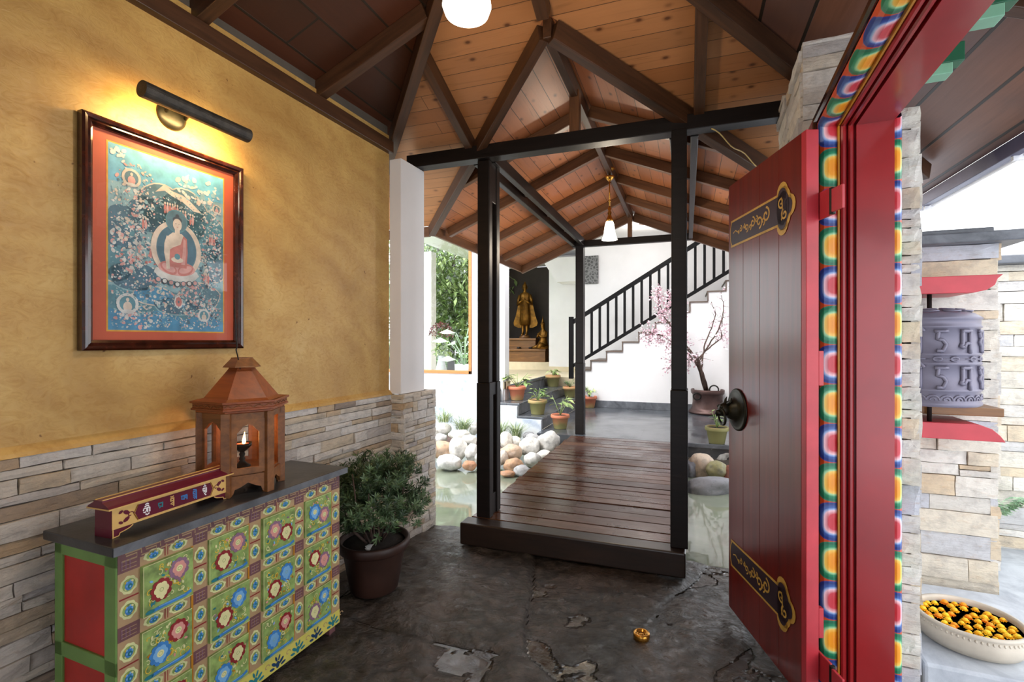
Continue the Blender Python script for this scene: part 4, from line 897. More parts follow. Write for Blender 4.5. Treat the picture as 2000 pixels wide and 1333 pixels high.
LIME,MOSS,TEAL_,BLUE_,CRM,ROSE,MAU,CRIM,YEL,PBL,TAN,PLUM,AMB,NAV,YB = range(15)
rc = random.Random(11)
def quatre(a, y, z, ry, rz, layer=1):
    pts = []
    for i in range(32):
        t_ = 2*PI*i/32; q = 0.80+0.20*abs(math.cos(2*t_)) + 0.05*math.sin(8*t_); c_, s_ = math.cos(t_), math.sin(t_)
        k_ = 1/max(abs(c_), abs(s_))**0.45
        pts.append((y+ry*q*c_*k_*0.9, z+rz*q*s_*k_*0.9))
    a.poly(pts, LIME, 0, layer); a.ell(y, z, ry*0.66, rz*0.62, MOSS, 14, layer+1)
    for i in range(4): a.ell(y+ry*0.42*math.cos(i*PI/2+0.78), z+rz*0.42*math.sin(i*PI/2+0.78), ry*0.16, rz*0.16, YEL if i % 2 else CRM, 6, layer+2)
    a.ell(y, z-0.002, ry*0.42, rz*0.44, BLUE_, 10, layer+3); a.ell(y+ry*0.08, z-0.004, ry*0.24, rz*0.26, TEAL_, 8, layer+4)
    for i in range(5): a.ell(y+ry*0.3*math.cos(i*1.26), z+rz*0.3*math.sin(i*1.26)+0.004, ry*0.10, rz*0.12, PBL, 5, layer+4.5)
face = Art(lambda y, z, h: (cx1+0.0006+h, y, z), 0.0006)
# key band under the slate top
face.poly([(cy0,0.765),(cy1,0.765),(cy1,0.805),(cy0,0.805)], PLUM, 0, 0.5)
y = cy0+0.01
while y < cy1-0.05:
    for q in ([(y,0.772),(y+0.048,0.772),(y+0.048,0.786),(y+0.014,0.786)],[(y+0.012,0.794),(y+0.062,0.794),(y+0.062,0.779)]): face.stroke(q, 0.0045, TAN, 2)
    face.stroke([(y+0.004,0.8015),(y+0.05,0.8015)], 0.004, CRIM, 2)
    y += 0.062
colR = [-0.515+0.24, -0.515+0.48, -0.515+0.72, -0.515+0.96]     # right edges of the drawers
colL = [c_-0.172 for c_ in colR]
rowB = [0.560, 0.335, 0.110]; RH = 0.172
face.poly([(cy0,0.03),(cy1,0.03),(cy1,0.765),(cy0,0.765)], TAN, 0, 0.3)
for ri, zb in enumerate(rowB + [0.085]):
    zt = zb + RH
    if ri < 3:
        for ci in range(4):
            mid = (colL[ci]+colR[ci])/2
            for dy in (-0.043, 0.043): quatre(face, mid+dy, zt+0.026, 0.036, 0.022)
            face.stroke([(mid,zt+0.006),(mid,zt+0.046)], 0.012, CRIM, 1.5); face.stroke([(mid,zt+0.006),(mid,zt+0.046)], 0.006, TAN, 2.5)
    lefts = [cy0] + [c_+0.010 for c_ in colR]
    for ci, le in enumerate(lefts):
        ri_ = (colL+[cy1])[ci]-0.001
        if ri < 3:
            mid = (le+ri_)/2; hw = (ri_-le)/2
            for dz in (0.045, 0.128): quatre(face, mid, zb+dz, hw*0.92, 0.034)
            face.stroke([(le+0.004,zb+0.087),(ri_-0.004,zb+0.087)], 0.005, CRIM, 2)
            # knot square
            face.poly([(le,zt+0.002),(ri_,zt+0.002),(ri_,zt+0.051),(le,zt+0.051)], PLUM, 0, 1)
            for k in range(3):
                face.stroke([(le+0.010,zt+0.012+0.013*k),(ri_-0.010,zt+0.012+0.013*k)], 0.0022, TAN, 2); face.stroke([(le+0.012+0.012*k,zt+0.010),(le+0.012+0.012*k,zt+0.042)], 0.0022, MAU, 3)
for c_ in colR: face.poly([(c_+0.001,0.108),(c_+0.009,0.108),(c_+0.009,0.735),(c_+0.001,0.735)], AMB, 0.004, 1)
# base band with lotus ornaments
face.poly([(cy0,0.03),(cy1,0.03),(cy1,0.100),(cy0,0.100)], YB, 0, 3)
for i in range(9):
    y = cy0+0.06+0.115*i; m_ = (TEAL_, NAV)[i % 2]
    face.ell(y,0.052,0.010,0.016,m_,8,5); 
    for s in (-1,1): face.ell(y+0.020*s,0.062,0.017,0.007,m_,8,5,0.7*s); face.ell(y+0.030*s,0.046,0.014,0.006,m_,8,5,0.2*s); face.ell(y+0.008*s,0.080,0.005,0.013,m_,8,5,-0.35*s)
    face.curl(y+0.0575,0.070,0.016,0,0.8,0.004,TAN,5,10)
face.mb.build('floral_front', CM, CH)
def bloom(a, y, z, r, c1, c2, c3, layer):
    for i in range(9): t_ = 2*PI*i/9+0.2; a.ell(y+r*0.72*math.cos(t_), z+r*0.78*math.sin(t_), r*0.34, r*0.34, c1, 9, layer+0.1*i)
    for i in range(6): t_ = 2*PI*i/6; a.ell(y+r*0.38*math.cos(t_), z+r*0.42*math.sin(t_), r*0.34, r*0.36, c2, 9, layer+1+0.1*i)
    a.ell(y, z, r*0.34, r*0.34, c3, 10, layer+2); a.ring(y, z, r*0.16, r*0.20, MOSS, 8, layer+2.5)
    a.ell(y+r*0.05, z-r*0.55, r*0.26, r*0.42, c2, 8, layer+1.9)
SCH = [[(CRIM,CRM,CRM,MAU,ROSE,CRM)]*1+[(CRIM,CRM,CRM,MAU,ROSE,CRM),(MAU,ROSE,CRM,CRIM,CRM,CRM),(BLUE_,PBL,CRM,MAU,ROSE,CRM)],
       [(BLUE_,PBL,CRM,CRIM,ROSE,CRM),(CRIM,CRM,CRM,BLUE_,PBL,CRM),(CRIM,CRM,CRM,BLUE_,PBL,PBL),(CRIM,CRM,CRM,MAU,ROSE,ROSE)],
       [(MAU,ROSE,CRM,CRIM,CRM,CRM),(BLUE_,PBL,CRM,CRIM,CRM,CRM),(BLUE_,PBL,PBL,CRIM,ROSE,CRM),(MAU,CRM,CRM,BLUE_,PBL,CRM)]]
for ri, zb in enumerate(rowB):
    for ci in range(4):
        y0_, y1_ = colL[ci], colR[ci]; pull = 0.011 + (0.006 if (ri, ci) in ((0,0),(1,1),(0,2),(1,2)) else 0)
        mb = MB(); mb.box((cx1-0.002,y0_,zb),(cx1+pull,y1_,zb+RH),1)
        d = Art(lambda y, z, h: (cx1+pull+0.0003+h, y, z), 0.0004); d.mb = mb
        for i in range(34):   # yellow tendrils and small leaves over the green ground
            yy = rc.uniform(y0_+0.018,y1_-0.018); zz = rc.uniform(zb+0.03,zb+RH-0.018)
            d.curl(yy, zz, rc.uniform(0.008,0.018), rc.uniform(0,6), rc.choice((-0.7,0.7)), 0.0027, (YEL,LIME,CRM,YEL)[i % 4], 1+0.05*i, 9)
        for i in range(22): d.ell(rc.uniform(y0_+0.014,y1_-0.014), rc.uniform(zb+0.03,zb+RH-0.012), 0.007, 0.004, rc.choice((LIME,TEAL_,MOSS,AMB,PBL,ROSE,CRM,MAU)), 7, 3+0.05*i, rc.uniform(0,3))
        s_ = SCH[ri][ci]; w_ = y1_-y0_
        up = (ri, ci) in ((0,2),(0,3),(1,3))
        bloom(d, y0_+w_*0.34, zb+RH*(0.62 if up else 0.42), 0.036, s_[0], s_[1], s_[2], 5); bloom(d, y0_+w_*0.70, zb+RH*(0.44 if up else 0.70), 0.035, s_[3], s_[4], s_[5], 5)
        d.stroke([(y0_+0.03,zb+0.010),(y0_+0.06,zb+0.013),(y1_-0.03,zb+0.013),(y1_-0.008,zb+0.020)], 0.012, BLUE_, 4); d.stroke([(y0_+0.05,zb+0.016),(y1_-0.03,zb+0.017)], 0.003, PBL, 5); d.ell(y0_+0.022,zb+0.011,0.016,0.007,TEAL_,9,4)
        for e in ([(y0_,zb),(y1_,zb)],[(y0_,zb+RH),(y1_,zb+RH)],[(y0_+0.001,zb),(y0_+0.001,zb+RH)]): d.stroke(e, 0.0022, LIME, 2)
        mb.build('drawer', CM, CH)

# ================================================================== LANTERN on the chest
CTOP = 0.838
LN = thing('wooden_lantern', 'hexagonal orange brown wooden lamp house with a bell roof on the chest', 'lantern', R(-1.965,1.590,CTOP), RZ)
def hexpt(r, k): a = math.radians(-60 + 60*k); return (r*math.cos(a), r*math.sin(a))
rl = 0.165
for k in range(6):
    x, y = hexpt(rl, k); a = math.radians(-60+60*k)
    mb = MB(); mb.box((-0.020,-0.018,0),(0.012,0.018,0.355), M=Matrix.Translation((x,y,0)) @ Matrix.Rotation(a,4,'Z')); mb.build('corner_post', M['lantern'], LN, bevel=0.002)
def sidepanel(k, pts, th, nm, mat, rr=rl, holes=None, out=0.0):
    a = math.radians(-30+60*k); ap = rr*math.cos(PI/6)+out
    mat4 = Matrix.Rotation(a,4,'Z') @ Matrix.Translation((ap,0,0))
    mb = MB(); n = len(pts)
    vs = [mat4 @ Vector((0,p[0],p[1])) for p in pts] + [mat4 @ Vector((-th,p[0],p[1])) for p in pts]
    fs = [tuple(range(n)), tuple(range(n,2*n))[::-1]] + [(i, n+i, n+(i+1) % n, (i+1) % n) for i in range(n)]
    mb.add(vs, fs); return mb, mat4
def archring(k, w, z0, z1, fr, nm, th=0.012, out=0.0, door=False):
    """frame panel with a pointed arch opening"""
    outer = [(-w,z0),(w,z0),(w,z1),(-w,z1)]
    wi = w-fr; zi0 = z0+fr; zs = z1-fr*2.4; zp = z1-fr*0.9
    inner = [(-wi,zi0),(wi,zi0),(wi,zs),(wi*0.72,zs+(zp-zs)*0.35),(wi*0.45,zs+(zp-zs)*0.75),(0,zp),(-wi*0.45,zs+(zp-zs)*0.75),(-wi*0.72,zs+(zp-zs)*0.35),(-wi,zs)]
    om = [(-w,z0),(w,z0),(w,zs),(w,zs+(z1-zs)*0.5),(w*0.5,z1),(0,z1),(-w*0.5,z1),(-w,zs+(z1-zs)*0.5),(-w,zs)]
    om[3] = (w,z1); om[7] = (-w,z1)
    a = math.radians(-30+60*k); ap = rl*math.cos(PI/6)+out
    m4 = Matrix.Rotation(a,4,'Z') @ Matrix.Translation((ap,0,0)); n = 9; mb = MB()
    vs = [m4 @ Vector((0,*p)) for p in om] + [m4 @ Vector((0,*p)) for p in inner] + [m4 @ Vector((-th,*p)) for p in om] + [m4 @ Vector((-th,*p)) for p in inner]
    fs = []
    for i in range(n):
        j = (i+1) % n; fs += [(i,j,n+j,n+i),(2*n+j,2*n+i,3*n+i,3*n+j),(i,2*n+i,2*n+j,j),(n+j,3*n+j,3*n+i,n+i)]
    mb.add(vs, fs); return mb.build(nm, M['lantern'], LN), m4
hw = rl/2-0.012
for k in range(6):
    if k == 0:
        dr, m4 = archring(k, hw-0.004, 0.092, 0.325, 0.024, 'glazed_door', 0.014, 0.004)
        mb = MB(); mb.box((-0.012,-hw+0.02,0.11),(-0.010,hw-0.02,0.315), M=m4); mb.build('pane', M['glass'], dr)
    elif k in (1,):     # open side towards the room
        pass
    else: archring(k, hw, 0.085, 0.335, 0.022, 'arched_side')
    a = math.radians(-30+60*k); m4 = Matrix.Rotation(a,4,'Z') @ Matrix.Translation((rl*math.cos(PI/6),0,0))
    mb = MB(); mb.box((-0.012,-hw,0.325),(0.002,hw,0.352), M=m4); mb.build('head_rail', M['lantern'], LN); mb = MB()
    pts = [(-hw,0.085),(-hw,0.0),(-hw*0.8,0.01),(-hw*0.72,0.028),(-hw*0.4,0.036),(0,0.052),(hw*0.4,0.036),(hw*0.72,0.028),(hw*0.8,0.01),(hw,0.0),(hw,0.085)]
    n = len(pts); vs = [m4 @ Vector((0.002,*p)) for p in pts]+[m4 @ Vector((-0.012,*p)) for p in pts]
    mb.add(vs, [tuple(range(n)), tuple(range(n,2*n))[::-1]]+[(i,n+i,n+(i+1) % n,(i+1) % n) for i in range(n)])
    mb.build('skirt_rail', M['lantern'], LN)
def hexprism(mb, prof, mi=0): 
    vs = []; 
    for r, z in prof:
        for k in range(6): x, y = hexpt(r, k); vs.append((x, y, z))
    m = len(prof); mb.add(vs, [(i*6+q,i*6+(q+1) % 6,(i+1)*6+(q+1) % 6,(i+1)*6+q) for i in range(m-1) for q in range(6)]+[tuple(range(6))[::-1],tuple((m-1)*6+q for q in range(6))], mi); return mb
hexprism(MB(), [(0.155,0.082),(0.155,0.092)]).build('floor_board', M['lantern'], LN)
hexprism(MB(), [(0.172,0.352),(0.178,0.356),(0.178,0.362),(0.196,0.366),(0.196,0.374),(0.190,0.376),(0.190,0.392),(0.200,0.396),(0.200,0.404),(0.19,0.402),(0.17,0.398)]).build('cornice', M['roofwood'], LN)
mb = MB()
for k in range(6):   # carved scroll line on the cornice
    a = math.radians(-30+60*k); m4 = Matrix.Rotation(a,4,'Z') @ Matrix.Translation((0.1905*math.cos(PI/6),0,0))
    mb.tube([m4 @ Vector((0.0005,-0.09+0.18*i/26,0.384+0.005*math.sin(i*1.1))) for i in range(27)], 0.0018, 5)
mb.build('carved_scroll', M['lantern'], LN)
hexprism(MB(), [(0.170,0.400),(0.150,0.412),(0.056,0.535),(0.050,0.548)]).build('bell_roof', M['roofwood'], LN)
hexprism(MB(), [(0.050,0.545),(0.078,0.544),(0.074,0.550),(0.046,0.582),(0.044,0.588)]).build('finial_cap', M['lantern'], LN)
mb = MB(); mb.tube([(0.16,0.0,0.22),(0.17,0.005,0.22)],0.004,8,M=None) if False else mb.ball((0.095,0.150,0.215),0.007,8); mb.build('latch_knob', M['iron'], LN)
# butter lamp inside
bl = thing('butter_lamp', 'small bronze butter lamp burning inside the wooden lantern', 'lamp', R(-1.965,1.590,CTOP+0.092), RZ)
mb = MB(); mb.lathe([(0.034,0),(0.034,0.006),(0.020,0.014),(0.010,0.028),(0.014,0.036),(0.009,0.044),(0.013,0.056),(0.009,0.066),(0.022,0.076),(0.038,0.092),(0.040,0.108),(0.036,0.108),(0.030,0.098),(0.0,0.094)], n=22); mb.build('goblet', M['bronze'], bl, smooth=True)
mb = MB(); mb.lathe([(0.0,0.1005),(0.033,0.1005)], n=16); mb.build('glowing_butter', M['ember'], bl)
mb = MB(); mb.lathe([(0.001,0.10),(0.007,0.108),(0.008,0.118),(0.005,0.136),(0.002,0.152),(0.0,0.160)], n=10, M=Matrix.Rotation(0.10,4,'Y')); fl = mb.build('flame', M['flame'], bl, smooth=True)
pl = bpy.data.lights.new('butter_lamp_light','POINT'); pl.energy = 0.5; pl.color = (1.0,0.5,0.2); pl.shadow_soft_size = 0.015
po = bpy.data.objects.new('butter_lamp_light', pl); C.objects.link(po); po.location = R(-1.95,1.58,CTOP+0.27)
# wick rod leaning on the lantern roof
q0 = P(480,781,2.165); q1 = P(465,700,2.165); q2 = P(461,684,2.14); q3 = P(463,680,2.15); q4 = P(457,585,2.13)
mb = MB(); mb.tube([q0,q1,q1.lerp(q2,0.6),q2,q3,q3.lerp(q4,0.5),q4], [0.0028,0.0028,0.0025,0.003,0.003,0.0025,0.0035], 6)
o = mb.build('wick_rod', M['iron'], smooth=True); tag(o, 'thin bent black metal rod leaning on the lantern roof', 'rod')

# ================================================================== INCENSE BOX on the chest
bp = R(-1.905,1.225,CTOP)
IB = thing('incense_box', 'long maroon and gold incense box with coloured syllables on the chest', 'incense box', bp, RZ-math.radians(-3.5))
hl, hd = 0.222, 0.042
mb = MB(); mb.box((-hd,-hl,0.028),(hd,hl,0.098)); mb.build('body', M['maroon'], IB, bevel=0.0015)
mb = MB(); mb.box((hd,-hl,0.028),(hd+0.003,hl,0.098)); mb.build('front_board', M['buff'], IB, bevel=0.001)
mb = MB(); hexl = [(-hd-0.012,0.098),(hd+0.014,0.098),(hd+0.014,0.103),(hd+0.004,0.110),(0.022,0.122),(0.020,0.128),(-0.020,0.128),(-0.022,0.122),(-hd-0.004,0.110),(-hd-0.012,0.103)]
mb.prism([(x, z) for x, z in hexl], 'y', -hl-0.016, hl+0.016); mb.build('lid', M['maroon'], IB)
mb = MB()
for x in (hd+0.0125,-hd-0.011): mb.box((x-0.002,-hl-0.017,0.0985),(x+0.003,hl+0.017,0.1035))
mb.box((-hd-0.012,-hl-0.0175,0.0985),(hd+0.014,-hl-0.0145,0.103)); mb.box((-hd-0.012,hl+0.0145,0.0985),(hd+0.014,hl+0.0175,0.103))
for x in (0.0175,-0.0175): mb.box((x-0.0025,-hl-0.013,0.127),(x+0.0025,hl+0.013,0.1305))
mb.build('lid_edging', M['buff'], IB)
for s in (-1, 1):
    mb = MB(); pts = [(0,0),(0.020,0.0),(0.024,0.010),(0.030,0.012),(0.050,0.016),(0.062,0.024),(0.066,0.029),(0,0.029)]
    for x0_, x1_ in ((hd-0.010,hd),(-hd,-hd+0.010)):
        mb.prism([(s*(p[0]-hl) if s > 0 else s*(p[0]-hl), p[1]) for p in (pts if s > 0 else pts[::-1])], 'x', x0_, x1_)
    mb.box((-hd+0.01,(-hl if s > 0 else hl-0.012),0.0),(hd-0.01,(-hl+0.012 if s > 0 else hl),0.029)); mb.build('foot', M['maroon'], IB)
ib = Art(lambda y, z, h: (hd+0.0032+h, y, z), 0.0004)
IM = [M[k] for k in ('maroon','buff','whitepaint','teal','skyblue','goldleaf')]
zc = 0.063
for s in (-1, 1):
    ib.stroke([(s*p[0], p[1]-0.0005) for p in ((hl-0.004,0.003),(hl-0.020,0.004),(hl-0.024,0.013),(hl-0.040,0.016),(hl-0.055,0.020),(hl-0.066,0.027))], 0.0035, 1, 1); ib.stroke([(s*(hl-0.002),0.0),(s*(hl-0.002),0.028)], 0.004, 1, 1)
ib.poly([(-0.150,zc),(-0.138,zc+0.026),(0.138,zc+0.026),(0.150,zc),(0.138,zc-0.026),(-0.138,zc-0.026)][::-1], 0, 0, 1)
for s in (-1,1):
    ib.stroke([(s*0.140,zc+0.027),(s*0.154,zc),(s*0.140,zc-0.027)], 0.0035, 5, 2)
    for t_ in (-1,1): ib.ell(s*0.178,zc+t_*0.012,0.012,0.007,0,8,2,0.6*t_*s); ib.ell(s*0.196,zc+t_*0.018,0.008,0.005,0,8,2,-0.5*t_*s)
    ib.curl(s*0.165,zc,0.012,0,0.9,0.003,0,2,10)
def glyph(cy, col, strokes, k=1.0):
    for s in strokes: ib.stroke([(cy+0.0105*k*x, zc+0.0105*k*y) for x, y in s], 0.0046*k, col, 3)
glyph(-0.110,2,[[(-1.2,-0.2),(-1,0.5),(-0.2,0.5),(-0.1,-0.3),(-0.6,-0.9),(-1.2,-0.6)],[(0.2,0.6),(0.2,-1.0)],[(-0.1,0.5),(0.9,0.5)],[(0.9,0.5),(0.9,-1.0)],[(-0.8,1.0),(0.0,1.3),(0.7,1.0)],[(-0.6,1.7),(0,2.0),(0.6,1.7)],[(-0.5,-1.4),(0.1,-1.8),(0.8,-1.4)]])
glyph(-0.062,3,[[(-0.9,0.7),(0.9,0.7)],[(0.7,0.7),(0.6,-0.9)],[(-0.7,0.6),(-0.6,-0.2),(0.4,-0.5),(-0.5,-0.9)]])
glyph(-0.018,1,[[(-0.8,1.0),(0.7,1.0)],[(-0.5,1.0),(-0.6,0.2),(0.3,0.2)],[(0.5,1.0),(0.5,-1.8)],[(-0.7,1.8),(-0.1,1.5),(0.5,1.8)],[(0.4,-0.4),(-0.6,-0.8),(0.3,-1.2)]])
glyph(0.028,4,[[(-1.2,0.7),(1.2,0.7)],[(-0.8,0.7),(-0.9,-0.4),(-0.1,-0.5)],[(0.0,0.7),(0.0,-0.8)],[(0.6,0.7),(0.5,-0.2),(1.1,-0.4)],[(1.1,0.6),(1.1,-1.0)]])
glyph(0.072,4,[[(-0.7,1.8),(0.7,1.4)],[(-0.8,1.0),(0.8,1.0)],[(-0.6,1.0),(-0.7,0.3),(0.4,0.3)],[(0.6,1.0),(0.6,-2.0)],[(-0.7,-0.3),(0.5,-0.4)],[(-0.7,-1.0),(0.4,-1.0),(-0.3,-1.7)]])
glyph(0.114,2,[[(-0.9,1.0),(0.9,1.0)],[(-0.7,1.0),(-0.7,0.2),(0.0,0.1),(-0.5,-0.4)],[(0.7,1.0),(0.7,-0.6),(-0.2,-0.9),(0.6,-1.7)],[(-0.5,1.6),(0.0,2.0),(0.6,1.6)],[(-0.1,2.5),(0.2,2.5)],[(0.1,0.6),(0.2,-0.5)]])
ib.mb.build('painted_syllables', IM, IB)

# ================================================================== PLANTS
def leafquad(mb, p, d, up, L, W, tone, fold=0.25, bend=0.0):
    d = d.normalized(); s = d.cross(up)
    if s.length < 1e-4: s = d.orthogonal()
    s.normalize(); u = s.cross(d)
    a = p; m = p + d*L*0.5 - u*L*bend*0.4; e = p + d*L - u*L*bend
    mb.add([a, m + s*W/2 + u*W*fold, e, m - s*W/2 + u*W*fold, m], [(0,4,1),(4,2,1),(0,3,4),(4,3,2)], 0, tone)
def rdir(r, zmin=-1): 
    while True:
        v = Vector((r.uniform(-1,1), r.uniform(-1,1), r.uniform(-1,1)))
        if 0.05 < v.length < 1 and v.normalized().z >= zmin: return v.normalized()
# the big planter in the corner
pp = R(-1.885,2.43,0.0)
PL = thing('potted_shrub', 'bushy dark green shrub in a large brown pot beside the painted chest', 'potted plant', pp)
mb = MB(); mb.lathe([(0.135,0.0),(0.142,0.012),(0.158,0.10),(0.182,0.235),(0.186,0.245),(0.205,0.25),(0.212,0.258),(0.214,0.30),(0.206,0.308),(0.190,0.304),(0.184,0.28),(0.0,0.272)], n=40); mb.build('pot', M['darkpot'], PL, smooth=True)
mb = MB(); mb.lathe([(0.0,0.290),(0.10,0.288),(0.185,0.280)], n=24); mb.build('soil', M['soil'], PL, smooth=True)
rp_ = random.Random(4); mbs = MB(); mbl = MB()
for i in range(12):
    a = 2*PI*i/12 + rp_.uniform(-0.2,0.2); b0 = Vector((0.05*math.cos(a),0.05*math.sin(a),0.28))
    top = Vector((math.cos(a)*rp_.uniform(0.10,0.27), math.sin(a)*rp_.uniform(0.10,0.27), rp_.uniform(0.50,0.80)))
    mid = b0.lerp(top,0.5)+Vector((math.cos(a)*0.05,math.sin(a)*0.05,-0.02)); mbs.tube([b0,mid,top],[0.007,0.005,0.003],6)
mbs.build('stem', M['bark'], PL, smooth=True)
cl = []
for i in range(680):
    d = rdir(rp_, -0.45); q = rp_.random()**0.35
    c_ = Vector((d.x*0.315*q, d.y*0.315*q, 0.53 + d.z*(0.27 if d.z > 0 else 0.26)*q)) + Vector((rp_.gauss(0,0.012),rp_.gauss(0,0.012),rp_.gauss(0,0.012)))
    if d.x > 0.25 and d.z > 0.35: c_.z += 0.05
    if c_.z < 0.31 or (Matrix.Rotation(B,3,'Z') @ (pp + c_)).x < N0+0.045: continue
    cl.append((c_, d))
for c_, d in cl:
    axis = (d*0.7 + Vector((0,0,0.7)) + rdir(rp_)*0.5).normalized(); tn = rp_.random()
    for j in range(17):
        a = 2.4*j; o1 = axis.orthogonal().normalized(); o2 = axis.cross(o1)
        dd = (axis*rp_.uniform(0.2,0.9) + (o1*math.cos(a)+o2*math.sin(a))*0.9).normalized()
        leafquad(mbl, c_ + axis*rp_.uniform(-0.03,0.025), dd, axis, rp_.uniform(0.028,0.046), rp_.uniform(0.007,0.011), min(1,max(0,tn*0.7+rp_.uniform(0,0.4)-0.15)))
mbl.build('foliage', M['shrubleaf'], PL)
mb = MB(); mb.ball((0.045,-0.125,0.292),(0.020,0.012,0.010),7); mb.add([(0.02,-0.12,0.30),(0.07,-0.14,0.295),(0.065,-0.10,0.312),(0.03,-0.095,0.305)],[(0,1,2,3)]); mb.build('fallen_petal', M['whitepaint'], PL)

# small terracotta pots
def small_pot(u, v, z, wpx, label, seed, style, at=None, tone=0.3):
    p = PZ(u, v, z) if at is None else Vector(at); d = (CAMZ-z)*F/(v-667); R0 = wpx*d/F/2
    t_ = thing('potted_plant', label, 'potted plant', p, 0, 'terracotta pots around the slate steps'); H = R0*1.50
    mb = MB(); mb.lathe([(R0*0.62,0),(R0*0.66,0.01),(R0*0.86,H*0.76),(R0*0.98,H*0.78),(R0,H*0.82),(R0,H*0.95),(R0*0.96,H),(R0*0.86,H*0.98),(R0*0.84,H*0.9),(0,H*0.88)], n=28, tone=tone); mb.build('pot', M['terracotta'], t_, smooth=True)
    mb = MB(); mb.lathe([(0,H*0.93),(R0*0.83,H*0.90)], n=16); mb.build('soil', M['soil'], t_)
    r = random.Random(seed); mb = MB(); ms = MB()
    hh = R0*style[0]*1.15
    for i in range(style[1]):
        a = r.uniform(0,2*PI); lean = r.uniform(0.1,style[2]); base = Vector((0,0,H*0.92)); tip = base + Vector((math.cos(a)*lean*hh, math.sin(a)*lean*hh, hh*r.uniform(0.45,1.0)))
        ms.tube([base, base.lerp(tip,0.5)+Vector((0,0,0.01)), tip], [R0*0.035,R0*0.03,R0*0.02], 5)
        for j in range(style[3]):
            a2 = a + r.uniform(-1.3,1.3) if j else a; q = base.lerp(tip, r.uniform(0.55,1.0))
            leafquad(mb, q, Vector((math.cos(a2),math.sin(a2),r.uniform(-0.2,0.7))), Vector((0,0,1)), R0*style[4]*1.25*r.uniform(0.7,1.1), R0*style[4]*1.25*style[5], r.random(), 0.12, 0.35)
    ms.build('stem', M['leaf'], t_, smooth=True); mb.build('foliage', M[style[6]], t_); return t_
SZ = [0.16, 0.16+0.56/3, 0.16+1.12/3, LZ]
small_pot(1010,782,SZ[2],36,'terracotta pot with pale broad leaves on the upper slate step beside the window wall',1,(1.5,7,0.9,3,0.95,0.42,'leaf'),tone=0.0)
small_pot(1050,810,SZ[1],38,'mossy green pot with a bright rosette on the middle slate step',2,(1.2,7,0.6,3,0.75,0.5,'leaf'),tone=0.9)
small_pot(1094,838,SZ[0],37,'terracotta pot with one upright oval leaf on the terrace beside the slim post',3,(1.9,5,0.5,3,0.9,0.5,'leaf'),tone=0.35)
small_pot(1080,756,SZ[2],30,'small mossy pot with low leaves at the back corner of the upper step',4,(0.9,7,0.9,4,0.7,0.4,'leaf'),tone=0.8)
small_pot(1113,777,SZ[1],28,'small pot with a grey green bush partly behind the slim post',5,(1.0,12,0.8,6,0.4,0.35,'shrubleaf'),tone=0.7)
small_pot(1151,797,SZ[0],30,'bright orange pot with a drooping plant against the stair wall',6,(1.3,7,0.9,4,0.7,0.35,'leaf'),tone=0.05)
small_pot(1400,867,0.16,44,'lone green glazed pot with an orange rim on the terrace edge above the rocks',7,(1.3,7,0.6,5,0.5,0.32,'leaf'),tone=1.0)

# grasses on the bank
def grass(u, v, d, label, n, h, seed, mat='grassblade', spread=0.16):
    p = P(u, v, d); r = random.Random(seed); mb = MB()
    for i in range(n):
        a = r.uniform(0,2*PI); q = r.random()*spread*0.4; b0 = Vector((q*math.cos(a),q*math.sin(a),0)); L_ = h*r.uniform(0.6,1.1); out = spread*r.uniform(0.3,1.3)
        pts = [b0 + Vector((math.cos(a)*out*t_*t_, math.sin(a)*out*t_*t_, L_*(t_-0.45*t_*t_*r.uniform(0.6,1.2)))) for t_ in (0,0.35,0.7,1.0)]
        s = Vector((-math.sin(a),math.cos(a),0))*0.004; tn = r.random()
        vs = []; 
        for k_, q_ in enumerate(pts): w_ = (1,0.9,0.6,0.1)[k_]; vs += [q_+s*w_, q_-s*w_]
        mb.add(vs, [(0,1,3,2),(2,3,5,4),(4,5,7,6)], 0, tn)
    o = mb.build('grass_tuft', M[mat], loc=p); tag(o, label, 'grass', 'grass tufts on the rock bank'); return o
grass(1008,856,7.15,'deep green spiky grass tuft in front of the slate step ends',150,0.36,1,spread=0.22)
grass(978,850,7.2,'pale grass tuft just beside the slotted post',90,0.34,2,spread=0.25)
grass(905,840,7.1,'pale yellow green grass tuft above the rocks beside the slotted post',160,0.30,3,spread=0.34)
grass(868,825,7.1,'feathery grass tuft nearest the stone pillar base',110,0.30,4,spread=0.30)

